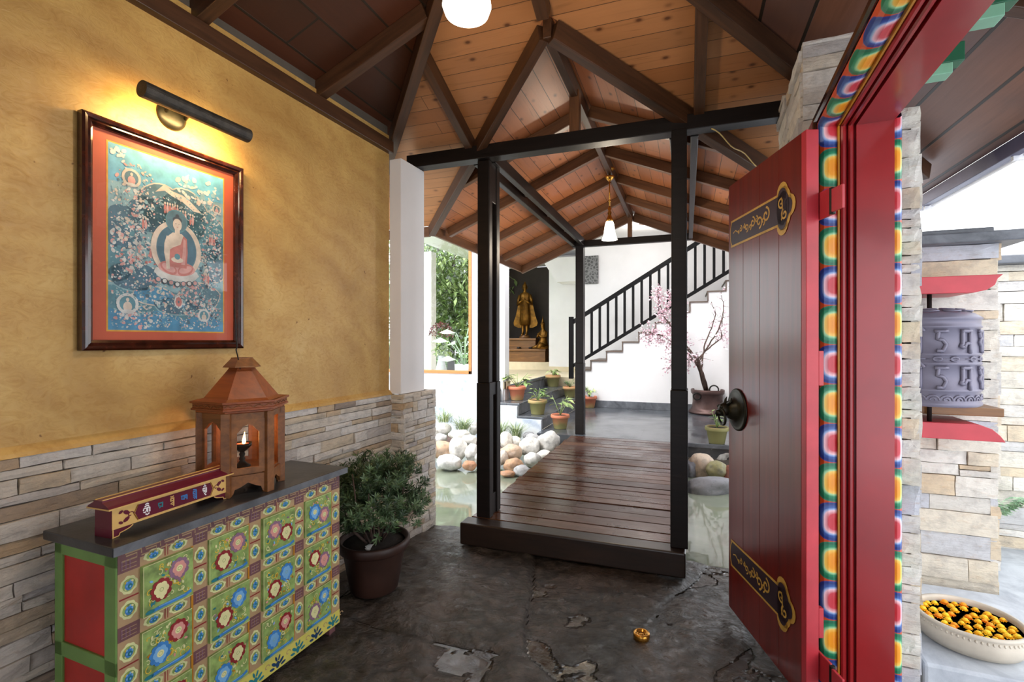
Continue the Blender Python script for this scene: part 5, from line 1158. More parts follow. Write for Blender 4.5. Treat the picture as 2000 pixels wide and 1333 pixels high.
# ================================================================== ROCKS
ROCKS = [ # u, v, w, h (pixels), depth, tone, label
 (865,840,30,22,7.0,0.30,'long pale rock high on the bank by the pillar base'),
 (897,850,38,17,6.8,0.40,'flat slanting pale rock under the yellow green grass'),
 (861,857,22,16,6.8,0.15,'small grey rock wedged beside the pillar base'),
 (916,862,27,21,6.6,0.32,'rounded cream rock half hidden by the slotted post, upper row'),
 (864,881,38,33,6.5,0.60,'rosy tan rock beside the pillar base at the waterline'),
 (895,877,33,38,6.45,0.35,'big egg-shaped pale rock between the pillar base and the slotted post'),
 (923,885,27,30,6.4,0.28,'white rock tight against the slotted post'),
 (878,904,46,27,6.2,0.22,'grey white angular rock in the water by the pillar base'),
 (917,910,24,17,6.1,0.74,'orange brown rock in the water beside the slotted post'),
 (926,838,20,22,7.1,0.25,'grey rock at the top of the bank behind the slotted post'),
 (988,862,24,32,6.7,0.45,'cream rock just beyond the slotted post, upper row'),
 (1006,865,22,21,6.75,0.38,'small pale rock in the middle of the upper row'),
 (999,885,37,28,6.45,0.58,'smooth tan oval rock in the middle of the bank'),
 (982,895,20,26,6.3,0.50,'tan rock half hidden by the bridge side of the slotted post'),
 (1034,874,36,33,6.65,0.33,'broad white rock in the middle of the bank'),
 (1041,857,25,15,6.95,0.12,'small flat grey rock below the step end'),
 (1071,865,42,37,6.75,0.30,'largest smooth white boulder next to the bridge deck'),
 (1002,909,34,23,6.15,0.66,'orange stained pale rock at the waterline'),
 (1040,899,30,25,6.35,0.28,'white rock below the broad white rock near the deck'),
 (1063,892,28,20,6.5,0.35,'low white rock tucked under the deck edge'),
 (1020,921,30,20,5.95,0.10,'dappled grey rock at the water beside the deck'),
 (992,926,26,10,5.9,0.72,'brown rock barely above the water'),
 (1032,851,20,12,7.05,0.05,'dark small rock behind the deep green grass'),
 (945,890,40,34,6.4,0.3,'pale rock hidden behind the slotted post'),
 (950,866,34,26,6.7,0.4,'cream rock hidden behind the slotted post'),
 (955,912,40,22,6.1,0.2,'grey rock hidden behind the slotted post'),
 (835,846,36,26,6.9,0.3,'pale rock hidden behind the pillar base'),
 (832,880,40,34,6.4,0.5,'tan rock hidden behind the pillar base'),
 (1417,890,50,28,6.35,0.18,'mottled grey rock directly under the terrace edge by the door'),
 (1371,914,46,46,6.0,0.55,'rough tan pitted rock next to the plain post'),
 (1399,919,35,32,5.75,0.92,'round olive green mossy rock'),
 (1427,931,36,36,5.7,1.0,'reddish brown rock beside the door edge'),
 (1385,955,82,38,5.35,0.03,'broad dark grey boulder rising from the water'),
 (1345,925,26,44,6.0,0.0,'dark rock mostly behind the plain post'),
 (1460,905,44,40,6.1,0.2,'grey rock hidden behind the door leaf'),
 (1462,945,50,36,5.5,0.5,'tan rock hidden behind the door leaf'),
]
rr_ = random.Random(9)
for (u, v, w, h, d, tn, lab) in ROCKS:
    c_ = P(u, v, d); W_ = w*d/F/2*1.10; H_ = h*d/F/2*1.12; D_ = (W_+H_)/2*rr_.uniform(0.9,1.15)
    bm = bmesh.new(); bmesh.ops.create_icosphere(bm, subdivisions=4, radius=1.0)
    sd_ = Vector((rr_.uniform(0,50),)*3)
    yaw = YAW; tilt = rr_.uniform(-0.25,0.25)
    m4 = Matrix.Rotation(yaw,3,'Z') @ Matrix.Rotation(tilt,3,'Y')
    for ve in bm.verts:
        n_ = ve.co.normalized(); k_ = 1 + 0.20*noise.noise(n_*1.3+sd_) + 0.07*noise.noise(n_*3.1+sd_) + 0.02*noise.noise(n_*9+sd_)
        q = n_*k_; q = Vector((math.copysign(abs(q.x)**0.92,q.x)*W_, math.copysign(abs(q.y)**0.92,q.y)*D_, math.copysign(abs(q.z)**0.9,q.z)*H_)); ve.co = m4 @ q
    me = bpy.data.meshes.new('river_rock'); bm.to_mesh(me); bm.free(); me.materials.append(M['rock'])
    for p_ in me.polygons: p_.use_smooth = True
    at = me.attributes.new('tone','FLOAT','POINT'); at.data.foreach_set('value',[tn]*len(me.vertices))
    o = bpy.data.objects.new('river_rock', me); C.objects.link(o); o.location = c_
    tag(o, lab, 'rock', 'river rocks on the pond bank')
# the earth bank that carries them
mb = MB()
mb.add([(-9,5.95,-0.5),(-1.58,5.95,-0.5),(-1.58,7.5,0.02),(-9,7.5,0.02),(-9,7.5,-0.6),(-1.58,7.5,-0.6)],[(0,1,2,3),(0,3,4),(1,5,2),(3,2,5,4),(0,4,5,1)])
struct(mb.build('ground', M['bark']), 'earth bank under the pond rocks')
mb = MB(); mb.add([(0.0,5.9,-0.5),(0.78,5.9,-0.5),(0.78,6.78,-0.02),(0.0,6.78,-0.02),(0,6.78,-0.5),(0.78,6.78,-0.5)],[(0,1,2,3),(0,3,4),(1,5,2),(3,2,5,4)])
struct(mb.build('ground', M['mortar']), 'dark bank under the terrace edge')  # bank in the dark joint colour

# ================================================================== STAIR RAILING, RELIEF, NICHE
SR = thing('stair_railing', 'black wooden stair railing with slim upright balusters', 'railing', (-2.25, 9.90, LZ))
def zrail(x): return 1.146+0.613*(x+1.94)
OX, OZ = -2.25, LZ
mb = MB(); mb.box((-0.045,-0.045,0.0),(0.045,0.045,2.0-LZ)); mb.build('newel_post', M['railing'], SR, bevel=0.004)
def bar(nm, x0, x1, dz, w, h):
    mb = MB(); a, b = Vector((x0-OX,0,zrail(x0)+dz-OZ)), Vector((x1-OX,0,zrail(x1)+dz-OZ))
    mb.add([(a.x,-w/2,a.z-h/2),(a.x,w/2,a.z-h/2),(a.x,w/2,a.z+h/2),(a.x,-w/2,a.z+h/2),(b.x,-w/2,b.z-h/2),(b.x,w/2,b.z-h/2),(b.x,w/2,b.z+h/2),(b.x,-w/2,b.z+h/2)],[(0,1,2,3),(7,6,5,4),(0,4,5,1),(1,5,6,2),(2,6,7,3),(3,7,4,0)]); mb.build(nm, M['railing'], SR)
bar('hand_rail',-2.21,0.775,0.915,0.06,0.095); bar('bottom_rail',-2.21,0.775,0.01,0.05,0.075)
for i in range(17):
    x = -1.99+0.165*i
    mb = MB(); mb.box((x-0.024-OX,-0.018,zrail(x)-OZ),(x+0.024-OX,0.018,zrail(x)+0.90-OZ)); mb.build('baluster', M['railing'], SR)
rv = P(1156,529,11.1); 
mb = MB(); mb.box((-0.22,-0.04,-0.32),(0.17,0.0,0.31)); o = mb.build('carved_relief', M['relief'], loc=(rv.x,10.945,rv.z), bevel=0.006); tag(o, 'grey carved stone relief panel hanging on the white wall behind the stairs', 'relief')

# altar, standing gilded figure, kneeling crowned figure
al = thing('altar_shelf', 'long low golden brown wooden altar in the dark niche', 'altar', (-4.28, 13.15, 0.92))
mb = MB(); mb.box((-0.75,-0.25,0.0),(0.62,0.35,0.30)); mb.box((-0.75,-0.29,0.30),(0.64,0.35,0.36)); mb.build('lower_tier', M['altar'], al, bevel=0.008)
mb = MB(); mb.box((-0.75,-0.05,0.36),(0.28,0.35,0.60)); mb.box((-0.75,-0.09,0.60),(0.30,0.35,0.66)); mb.build('upper_tier', M['altar'], al, bevel=0.008)
mb = MB()
for i in range(3): mb = MB(); mb.lathe([(0.0,0.0),(0.05,0.005),(0.06,0.03),(0.05,0.05)], c=(-0.55+0.35*i,-0.10,0.36), n=14); mb.build('offering_bowl', M['iron'], al)
def ringed(mb, sections, n=20, M4=None):
    """stack of ellipse sections (cx, cy, z, rx, ry)"""
    vs = []
    for cx, cy, z, rx, ry in sections:
        for q in range(n): a = 2*PI*q/n; v = Vector((cx+rx*math.cos(a), cy+ry*math.sin(a), z)); vs.append(M4 @ v if M4 else v)
    m = len(sections); mb.add(vs, [(i*n+q,i*n+(q+1) % n,(i+1)*n+(q+1) % n,(i+1)*n+q) for i in range(m-1) for q in range(n)]+[tuple(range(n))[::-1],tuple((m-1)*n+q for q in range(n))])
sf = thing('standing_statue', 'gilded standing robed statue with hands at its chest before the dark niche wall', 'statue', (-4.42, 13.42, 1.585))
mb = MB()
mb.lathe([(0.16,0),(0.17,0.03),(0.12,0.05),(0.13,0.08),(0.0,0.085)], n=20)
mb.build('base', M['altar'], sf, smooth=True)
mb = MB()
for s in (-1,1): ringed(mb, [(0.06*s,-0.07,0.085,0.035,0.09),(0.06*s,-0.03,0.12,0.035,0.045),(0.06*s,0,0.20,0.038,0.038),(0.06*s,0,0.42,0.055,0.05)], 12)
ringed(mb, [(0,0,0.38,0.15,0.07),(0,0,0.55,0.16,0.09),(0,0,0.78,0.145,0.085),(0,0,0.95,0.12,0.075),(0,0,1.10,0.14,0.08),(0,0,1.24,0.165,0.082),(0,0,1.30,0.13,0.07),(0,0,1.335,0.05,0.045),(0,-0.005,1.39,0.045,0.045),(0,-0.01,1.41,0.06,0.06),(0,-0.01,1.47,0.073,0.080),(0,-0.008,1.53,0.068,0.075),(0,0,1.575,0.04,0.045),(0,0,1.60,0.028,0.03),(0,0,1.64,0.012,0.012)], 22)
for s in (-1,1):
    mb.tube([(0.15*s,0,1.25),(0.20*s,0.01,1.10),(0.21*s,-0.02,0.98),(0.14*s,-0.10,1.02),(0.05*s,-0.14,1.08)], [0.05,0.046,0.04,0.034,0.026], 10)
    mb.ball((0.03*s,-0.15,1.10),(0.024,0.02,0.045),8); mb.ball((0.075*s,-0.005,1.46),(0.012,0.016,0.035),6)
    for k in range(4): mb.tube([(0.03*s,-0.16,1.11),(0.02*s+0.008*k*s,-0.165,1.15+0.005*k),(0.015*s,-0.16,1.175)], 0.006, 5)
mb.ball((0,-0.088,1.462),(0.010,0.016,0.014),6)
mb.build('body', M['goldleaf'], sf, smooth=True)
mb = MB()
for s in (-1,1):   # flared cloak wings
    pts = [(0.13,1.26),(0.20,1.12),(0.24,0.90),(0.30,0.65),(0.37,0.45),(0.35,0.36),(0.22,0.30),(0.13,0.30),(0.12,0.8)]
    n = len(pts); vs = [(s*x,0.05,z) for x, z in pts]+[(s*x*0.97,0.09,z) for x, z in pts]
    mb.add(vs, [tuple(range(n)), tuple(range(n,2*n))[::-1]]+[(i,(i+1) % n,n+(i+1) % n,n+i) for i in range(n)])
for k in range(7): a = -0.11+0.036*k; mb.tube([(a*0.9,-0.085,1.15-abs(a)),(a,-0.098,0.7),(a*1.25,-0.09,0.40)], 0.008, 5)
mb.build('robe', M['goldleaf'], sf)
kf = thing('kneeling_statue', 'small gilded kneeling statue with a tall pointed crown at the altar end', 'statue', (-3.76, 12.98, 1.28), -0.5)
mb = MB()
ringed(mb, [(0,0,0.0,0.17,0.15),(0,0,0.06,0.19,0.17),(0,0.01,0.14,0.15,0.14),(0,0.03,0.24,0.11,0.10),(0,0.03,0.36,0.10,0.08),(0,0.03,0.46,0.13,0.08),(0,0.03,0.51,0.09,0.06),(0,0.02,0.55,0.04,0.04),(0,0.01,0.60,0.055,0.06),(0,0.01,0.66,0.05,0.055),(0,0.01,0.69,0.055,0.055),(0,0.01,0.74,0.035,0.035),(0,0.01,0.82,0.016,0.016),(0,0.01,0.92,0.003,0.003)], 18)
mb.tube([(-0.10,0.02,0.06),(-0.22,-0.05,0.05),(-0.34,-0.10,0.02)],[0.08,0.06,0.03],10); mb.tube([(0.10,-0.02,0.06),(0.08,-0.16,0.12),(0.06,-0.22,0.03)],[0.08,0.07,0.04],10)
for s in (-1,1): mb.tube([(0.12*s,0.03,0.46),(0.16*s,-0.02,0.34),(0.09*s,-0.12,0.33),(0.02*s,-0.16,0.38)],[0.04,0.034,0.028,0.02],8); mb.ball((0.015*s,-0.17,0.41),(0.014,0.014,0.035),6)
mb.build('body', M['goldleaf'], kf, smooth=True)
mb = MB(); mb.lathe([(0.058,0.0),(0.075,0.02),(0.055,0.03),(0.05,0.06),(0.03,0.08),(0.035,0.10),(0.012,0.16),(0.0,0.26)], c=(0,0.01,0.67), n=14); mb.build('crown', M['goldleaf'], kf, smooth=True)

# ================================================================== COPPER POT AND BLOSSOM TREE
cp = PZ(1382,808,0.16); cp.z = 0.16
CT = thing('blossom_tree', 'pink cherry blossom branches standing in a dark copper cauldron beneath the stairs', 'tree', cp)
mb = MB(); mb.lathe([(0.30,0.0),(0.335,0.012),(0.335,0.035),(0.30,0.06),(0.275,0.11),(0.262,0.20),(0.262,0.34),(0.275,0.36),(0.290,0.375),(0.295,0.43),(0.285,0.445),(0.262,0.44),(0.255,0.40),(0.0,0.39)], n=44)
po_ = mb.build('copper_cauldron', M['copper'], CT, smooth=True)
for s in (-1,1):
    mb = MB(); ca = math.radians(-100 if s < 0 else 20); cxx, cyy = 0.29*math.cos(ca), 0.29*math.sin(ca)
    if s > 0: mb.tube([(0.10+0.075*math.cos(a),-0.22,0.46+0.075*math.sin(a)) for a in [PI*2*i/18 for i in range(19)]], 0.013, 8, cap=False)
    else: mb.tube([(-0.19+0.06*math.cos(a),-0.245,0.33+0.06*math.sin(a)) for a in [PI*2*i/18 for i in range(19)]], 0.013, 8, cap=False)
    mb.build('ring_handle', M['iron'], po_, smooth=True)
mb = MB(); mb.lathe([(0,0.405),(0.25,0.40)], n=20); mb.build('soil', M['soil'], po_)
rt = random.Random(31); mbb = MB(); mbf = MB()
def br(u0, v0):
    q = P(u0, v0, 8.7); q.x = min(q.x, 0.64); q.y = min(q.y, 9.68); return q - cp
rootp = Vector((0,0,0.40))
paths = [[(1378,762),(1372,735),(1364,712),(1355,695),(1350,690)],
 [(1380,762),(1372,740),(1367,705),(1380,680),(1400,650),(1408,620),(1412,600),(1403,575)],
 [(1376,762),(1370,730),(1362,706),(1385,680),(1412,660),(1428,640),(1436,615)],
 [(1384,762),(1376,730),(1362,700),(1340,680),(1320,650),(1300,620),(1290,590),(1290,560)],
 [(1382,762),(1366,715),(1345,695),(1320,672),(1296,655),(1275,650),(1266,660)],
 [(1378,762),(1362,705),(1340,668),(1326,630),(1318,600),(1312,575)],
 [(1378,762),(1364,708),(1336,700),(1318,700),(1308,712)],
 [(1380,762),(1371,725),(1368,700),(1376,670),(1386,640),(1392,615),(1385,590)]]
for pi_, pa in enumerate(paths):
    dep = rt.uniform(-0.25,0.18); pts = []
    for i, (u0, v0) in enumerate(pa):
        q = br(u0, v0); q += Vector((-math.sin(YAW),math.cos(YAW),0))*dep*i/len(pa) + Vector((rt.uniform(-0.02,0.02),0,rt.uniform(-0.02,0.02))); pts.append(q)
    pts[0] = Vector((rt.uniform(-0.04,0.04),rt.uniform(-0.04,0.04),0.39))
    sm = []
    for i in range(len(pts)-1):
        for k in range(4): sm.append(pts[i].lerp(pts[i+1],k/4)+Vector((rt.gauss(0,0.004),rt.gauss(0,0.004),rt.gauss(0,0.004))))
    sm.append(pts[-1]); n = len(sm); mbb.tube(sm, [0.016*(1-i/n)**0.8+0.003 for i in range(n)], 7)
    dense = pi_ in (3,4,5,6)
    start = int(n*0.45) if dense else int(n*0.55)
    for i in range(start, n):
        for j in range(3 if dense else 1):
            dd = rdir(rt); L_ = rt.uniform(0.08,0.22); tw = [sm[i], sm[i]+dd*L_*0.5, sm[i]+dd*L_+Vector((0,0,rt.uniform(-0.05,0.03)))]
            mbb.tube(tw, [0.004,0.003,0.0015], 4)
            for m_ in range(13 if dense else 4):
                c_ = tw[0].lerp(tw[2], rt.uniform(0.2,1.1)) + Vector((rt.gauss(0,0.032),rt.gauss(0,0.032),rt.gauss(0,0.035)))
                ax = rdir(rt); o1 = ax.orthogonal().normalized(); o2 = ax.cross(o1); tn = rt.random(); rad = rt.uniform(0.014,0.024)
                for p5 in range(5):
                    a = 2*PI*p5/5; leafquad(mbf, c_, (o1*math.cos(a)+o2*math.sin(a)+ax*0.35), ax, rad, rad*0.9, tn, 0.1)
for (u0, v0) in ((1418,662),(1417,636),(1412,648),(1425,645),(1432,660),(1414,672),(1428,632)):
    c0 = br(u0, v0)
    for k in range(6):
        c_ = c0+Vector((rt.gauss(0,0.03),rt.gauss(0,0.03),rt.gauss(0,0.03))); ax = rdir(rt); o1 = ax.orthogonal().normalized(); o2 = ax.cross(o1)
        for p5 in range(5): a = 2*PI*p5/5; leafquad(mbf, c_, (o1*math.cos(a)+o2*math.sin(a)+ax*0.35), ax, 0.036, 0.032, 1.0, 0.1)
mbb.build('branches', M['bark'], CT, smooth=True); mbf.build('blossom', M['blossom'], CT)

# ================================================================== PENDANT LAMPS
p1 = Vector((XR,1.594,2.66)); 
PD = thing('pendant_lamp', 'white opal glass pendant lamp hanging above the entrance hall', 'pendant lamp', p1, 0, 'hanging lamps')
mb = MB(); mb.lathe([(0.0,0.0),(0.05,0.003),(0.078,0.018),(0.088,0.045),(0.084,0.075),(0.065,0.105),(0.045,0.13),(0.038,0.15)], n=36); mb.build('shade', M['shade'], PD, smooth=True)
mb = MB(); mb.lathe([(0.04,0.14),(0.042,0.17),(0.03,0.20),(0.012,0.22),(0.0,0.222)], n=20); mb.tube([(0,0,0.21),(0,0,0.96)], 0.007, 8); mb.lathe([(0.05,0.96),(0.05,0.945),(0.02,0.92)], n=18); mb.build('brass_stem', M['brass'], PD, smooth=True)
def light(nm, loc, e, col, r=0.07):
    l = bpy.data.lights.new(nm,'POINT'); l.energy = e; l.color = col; l.shadow_soft_size = r; o = bpy.data.objects.new(nm,l); C.objects.link(o); o.location = loc
light('hall_pendant_light', p1+Vector((0,0,-0.10)), 17, (1.0,0.84,0.64))
p2 = Vector((XR,5.04,2.54))
PD = thing('pendant_lamp', 'small bell-shaped frosted glass lamp hanging over the footbridge', 'pendant lamp', p2, 0, 'hanging lamps')
mb = MB(); mb.lathe([(0.080,0.0),(0.074,0.012),(0.060,0.06),(0.052,0.11),(0.046,0.155),(0.036,0.185),(0.020,0.20)], n=30); mb.lathe([(0.0,0.012),(0.07,0.012)], n=20); mb.build('shade', M['shade'], PD, smooth=True)
mb = MB(); mb.lathe([(0.036,0.185),(0.034,0.21),(0.022,0.235),(0.016,0.26),(0.022,0.275),(0.012,0.30),(0.020,0.32),(0.008,0.345)], n=18); mb.tube([(0,0,0.33),(0,0,0.72)], 0.006, 8); mb.ball((0,0,0.40),0.013,10); mb.lathe([(0.010,0.60),(0.045,0.635),(0.050,0.650),(0.012,0.665),(0.012,0.70),(0.05,0.72),(0.05,0.735)], n=20); mb.build('brass_stem', M['brass'], PD, smooth=True)
light('bridge_pendant_light', p2+Vector((0,0,-0.06)), 18, (1.0,0.84,0.64))
light('stair_downlight_light', Vector((dlp.x,dlp.y,3.60)), 22, (1.0,0.93,0.85))

# ================================================================== OUTSIDE: PRAYER WHEEL, GATE PIER, BOWL
re_ = random.Random(77)
o = stone_block('gate_pier', [M['ledge_out'], M['mortar']], (0.80,3.36,0.0), (1.425,3.90,2.02), re_, faces='frl', rot=(0,0,RZ), hmin=0.05, hmax=0.13, lmin=0.18, lmax=0.55, proud=0.02)
tag(o, 'pale stacked stone gate pier behind the prayer wheel', 'pier')
mb = MB(); mb.box((0.74,3.27,2.02),(1.53,3.99,2.075)); mb.box((0.76,3.33,2.075),(1.40,3.93,2.105)); mb.box((0.80,3.36,2.105),(1.10,3.8,2.16)); mb.box((0.76,3.33,2.16),(1.04,3.84,2.19))
o = mb.build('pier_cap', M['slab'], rot=(0,0,RZ), bevel=0.008); tag(o, 'stepped blue grey slate cap on the gate pier', 'pier cap')
o = stone_block('boundary_wall', [M['ledge_out'], M['mortar']], (1.2,4.60,-0.1), (5.5,4.90,2.05), re_, faces='f', rot=(0,0,RZ), hmin=0.06, hmax=0.13, lmin=0.2, lmax=0.6, proud=0.025)
tag(o, 'long pale stone boundary wall behind the gate pier', 'wall', kind='structure')
mb = MB(); mb.box((1.2,4.50,2.05),(5.5,5.0,2.11)); o = mb.build('wall_coping', M['slab'], rot=(0,0,RZ), bevel=0.008); tag(o, 'slate coping along the boundary wall', 'coping', kind='structure')
pw = R(1.035,3.07,1.19)
PWH = thing('prayer_wheel', 'grey metal prayer wheel with raised sacred letters between two red brackets', 'prayer wheel', pw, RZ)
rw, hw_ = 0.195, 0.47
mb = MB(); prof = [(0.0,-0.004),(0.185,-0.004),(0.196,0.004),(rw,0.016),(rw-0.004,0.020),(rw-0.006,0.068),(rw,0.072),(rw,0.080),(rw-0.006,0.084),(rw-0.006,0.195),(rw,0.199),(rw,0.206),(rw-0.006,0.210),(rw-0.006,0.240),(rw,0.244),(rw,0.251),(rw-0.006,0.255),(rw-0.006,0.370),(rw,0.374),(rw,0.382),(rw-0.005,0.386),(rw-0.004,0.412),(rw+0.004,0.418),(rw-0.004,0.426),(0.165,0.446),(0.12,0.458),(0.05,0.466),(0.0,0.468)]
mb.lathe(prof, n=72); drum = mb.build('drum', M['wheel'], PWH, smooth=True)
drum.data.polygons.foreach_set('use_smooth',[True]*len(drum.data.polygons))
def wp(a, z, r=rw-0.003): return (r*math.cos(a), r*math.sin(a), z)
mb = MB()
def ws(pts, a0, z0_, s, r_=0.0075):
    path = []
    for (x0_, y0_), (x1_, y1_) in zip(pts, pts[1:]):
        for k in range(4): path.append((x0_+(x1_-x0_)*k/4, y0_+(y1_-y0_)*k/4))
    path.append(pts[-1]); mb.tube([wp(a0+x*s/rw, z0_+y*s) for x, y in path], r_, 6)
G = [ # letters: म णि पद्मे like shapes seen on the drum, x to the right
 [[(-0.5,1),(0.5,1)],[(0.35,1),(0.35,-1)],[(-0.35,1),(-0.35,-0.1),(-0.5,-0.35),(-0.2,-0.45),(-0.05,-0.1),(0.35,-0.1)]],
 [[(-0.1,1),(-0.1,-1)],[(-0.5,1),(0.6,1)],[(0.45,1),(0.45,-1)],[(-0.1,1.0),(-0.05,1.4),(0.35,1.5),(0.75,1.0)]],
 [[(-0.5,1),(0.5,1)],[(0.35,1),(0.35,-1)],[(0.35,0.3),(-0.1,0.35),(-0.35,0.0),(-0.05,-0.3),(0.1,-0.9)],[(-0.4,0.9),(-0.2,0.4)]],
 [[(-0.5,1),(0.5,1)],[(-0.2,1),(-0.3,0.3),(0.1,0.2),(0.35,-0.2),(0.1,-0.8),(-0.35,-0.75)]],
 [[(-0.5,1),(0.5,1)],[(0.1,1),(0.1,0.3),(-0.35,0.0),(-0.1,-0.6),(0.4,-0.9)],[(0.3,0.4),(0.45,-0.3)]],
]
for zc_ in (0.135, 0.308):
    for k in range(12):
        a0 = -PI/2 - 0.62 + k*2*PI/12
        for s in G[(k*2+1) % 5]: ws(s, a0, zc_-0.004, 0.052, 0.009)
for k in range(24):
    a0 = k*2*PI/24
    ws([(0.6*math.cos(t_)*1.1, 0.6*math.sin(t_)) for t_ in [PI*i/6 for i in range(7)]], a0, 0.030, 0.038, 0.004); ws([(0.3*math.cos(t_), 0.3*math.sin(t_)) for t_ in [PI*i/4 for i in range(5)]], a0, 0.030, 0.038, 0.004)
for k in range(8):
    a0 = k*2*PI/8
    for dx in (-1.1,1.1): ws([(dx+0.55*math.cos(t_), 0.30*math.sin(t_)) for t_ in [2*PI*i/10 for i in range(11)]], a0, 0.225, 0.030, 0.004)
    ws([(-2.6,0),(2.6,0)], a0, 0.225, 0.030, 0.0035)
mb.build('raised_letters', M['wheel'], drum, smooth=True)
mb = MB()
for k in range(10):
    a0 = k*2*PI/10
    for rr2, zz in ((0.135,0.456),(0.105,0.462)):
        mb.tube([((rr2+0.030*math.sin(t_))*math.cos(a0+0.25*math.cos(t_)), (rr2+0.030*math.sin(t_))*math.sin(a0+0.25*math.cos(t_)), zz+0.004-0.1*(rr2-0.105+0.03*math.sin(t_))) for t_ in [2*PI*i/12 for i in range(13)]], 0.004, 5)
mb.build('raised_petals', M['wheel'], drum, smooth=True)
mb = MB(); mb.tube([(0,0,-0.10),(0,0,0.58)], 0.010, 10); mb.build('axle', M['iron'], PWH, smooth=True)
mb = MB(); mb.prism([(-0.18,-0.10),(0.22,-0.09),(0.24,-0.035),(-0.18,-0.035)], 'y', -0.06, 0.22); 
mb = MB(); mb.box((-0.16,0.02,-0.062),(0.30,0.24,-0.020)); mb.build('wooden_rest', M['altar'], PWH, bevel=0.004)
for nm, z0_, z1_, sg in (('upper_bracket',0.545,0.63,1),('lower_bracket',-0.175,-0.095,-1)):
    if sg > 0: pts = [(-0.19,z0_),(0.16,z0_),(0.21,z0_+0.012),(0.24,z0_+0.035),(0.25,z1_-0.02),(0.27,z1_),(-0.19,z1_)]
    else: pts = [(-0.19,z0_),(0.28,z0_),(0.26,z0_+0.03),(0.23,z1_-0.02),(0.18,z1_),(-0.19,z1_)]
    mb = MB(); mb.prism(pts, 'y', -0.04, 0.24); mb.build(nm, M['redpink'], PWH, bevel=0.003)
# slab and bowl
mb = MB(); mb.box((0.82,2.48,-0.05),(2.2,3.30,0.18)); o = mb.build('stone_slab', M['paleslab'], rot=(0,0,RZ), bevel=0.012, seg=2); tag(o, 'pale slate slab plinth under the flower bowl', 'slab')
mb = MB(); mb.box((0.80,-2.0,-0.5),(8,4.62,0.0)); struct(mb.build('ground', M['paleslab'], rot=(0,0,RZ)), 'pale stone paving outside the entrance')
bw = R(1.065,2.745,0.18)
BW = thing('flower_bowl', 'wide pale metal bowl of dark water holding floating marigolds', 'bowl', bw, 0); BW.scale = (0.84,0.84,0.84)
mb = MB(); mb.lathe([(0.16,0.0),(0.205,0.010),(0.228,0.045),(0.232,0.085),(0.222,0.105),(0.222,0.112),(0.228,0.118),(0.226,0.128),(0.212,0.130),(0.204,0.118),(0.206,0.09),(0.19,0.05),(0.0,0.045)], n=64); mb.build('bowl_body', M['bowlmetal'], BW, smooth=True)
mb = MB(); mb.lathe([(0.0,0.098),(0.207,0.098)], n=48); mb.build('dark_water', M['darkwater'], BW)
mb = MB()
for k in range(64): a = 2*PI*k/64; mb.ball((0.2235*math.cos(a),0.2235*math.sin(a),0.100),(0.006,0.006,0.008),6)
mb.build('beaded_rim', M['bowlmetal'], BW, smooth=True)
def marigold(loc, tn, r):
    mb = MB(); rr = random.Random(int(tn*1000))
    for lay in range(4):
        n = (11,9,7,4)[lay]; rad = r*(1-0.22*lay); z = r*0.18*lay
        for i in range(n):
            a = 2*PI*i/n+0.4*lay+rr.uniform(-0.1,0.1); d = Vector((math.cos(a),math.sin(a),0.15+0.35*lay))
            leafquad(mb, Vector((0,0,z)), d, Vector((0,0,1)), rad, rad*0.85, min(1,max(0,tn+rr.uniform(-0.2,0.2))), 0.25, 0.2)
    mb.ball((0,0,r*0.3),(r*0.62,r*0.62,r*0.5),9,0,tn)
    return mb.build('marigold', M['marigold'], loc=loc)
protos = []; rg = random.Random(5); placed = []
tries = 0
while len(placed) < 50 and tries < 6000:
    tries += 1; a = rg.uniform(0,2*PI); q = 0.185*math.sqrt(rg.random()); x, y = q*math.cos(a), q*math.sin(a)
    if (x+0.02)**2*0.6+(y-0.10)**2*2.2 < 0.008 and rg.random() < 0.8: continue
    r = rg.uniform(0.019,0.026)
    if all(math.hypot(x-b[0], y-b[1]) > (r+b[2])*0.86 for b in placed): placed.append((x, y, r))
for i, (x, y, r) in enumerate(placed):
    loc = bw+Vector((x*0.84,y*0.84,0.084))
    if i < 5: o = marigold(loc, (0.15,0.5,0.75,0.95,0.6)[i], 0.0225); o.scale = (0.84,)*3; protos.append(o)
    else: o = protos[i % 5].copy(); C.objects.link(o); o.location = loc; o.rotation_euler = (rg.uniform(-0.15,0.15),rg.uniform(-0.15,0.15),rg.uniform(0,6)); s_ = r/0.0225*0.84; o.scale = (s_,s_,s_)
    tag(o, 'yellow orange marigold head floating in the flower bowl', 'flower', 'marigolds floating in the bowl')
# fern on the boundary wall
rf = random.Random(8); mb = MB(); fp = R(1.9,4.45,0.30)
for i in range(16):
    a = rf.uniform(PI*0.9,2.2*PI); L_ = rf.uniform(0.25,0.45)
    for k in range(14):
        t_ = k/14; c_ = Vector((math.cos(a)*L_*t_, -abs(math.sin(a))*L_*t_*0.5, 0.18*math.sin(t_*2.4)*L_*2))
        for s in (-1,1): leafquad(mb, c_, Vector((-math.sin(a)*s,math.cos(a)*s,-0.1)), Vector((0,0,1)), 0.06*(1-t_)+0.01, 0.018, rf.random())
o = mb.build('fern', M['leafpale'], loc=fp); tag(o, 'pale green fern growing at the foot of the boundary wall', 'fern')

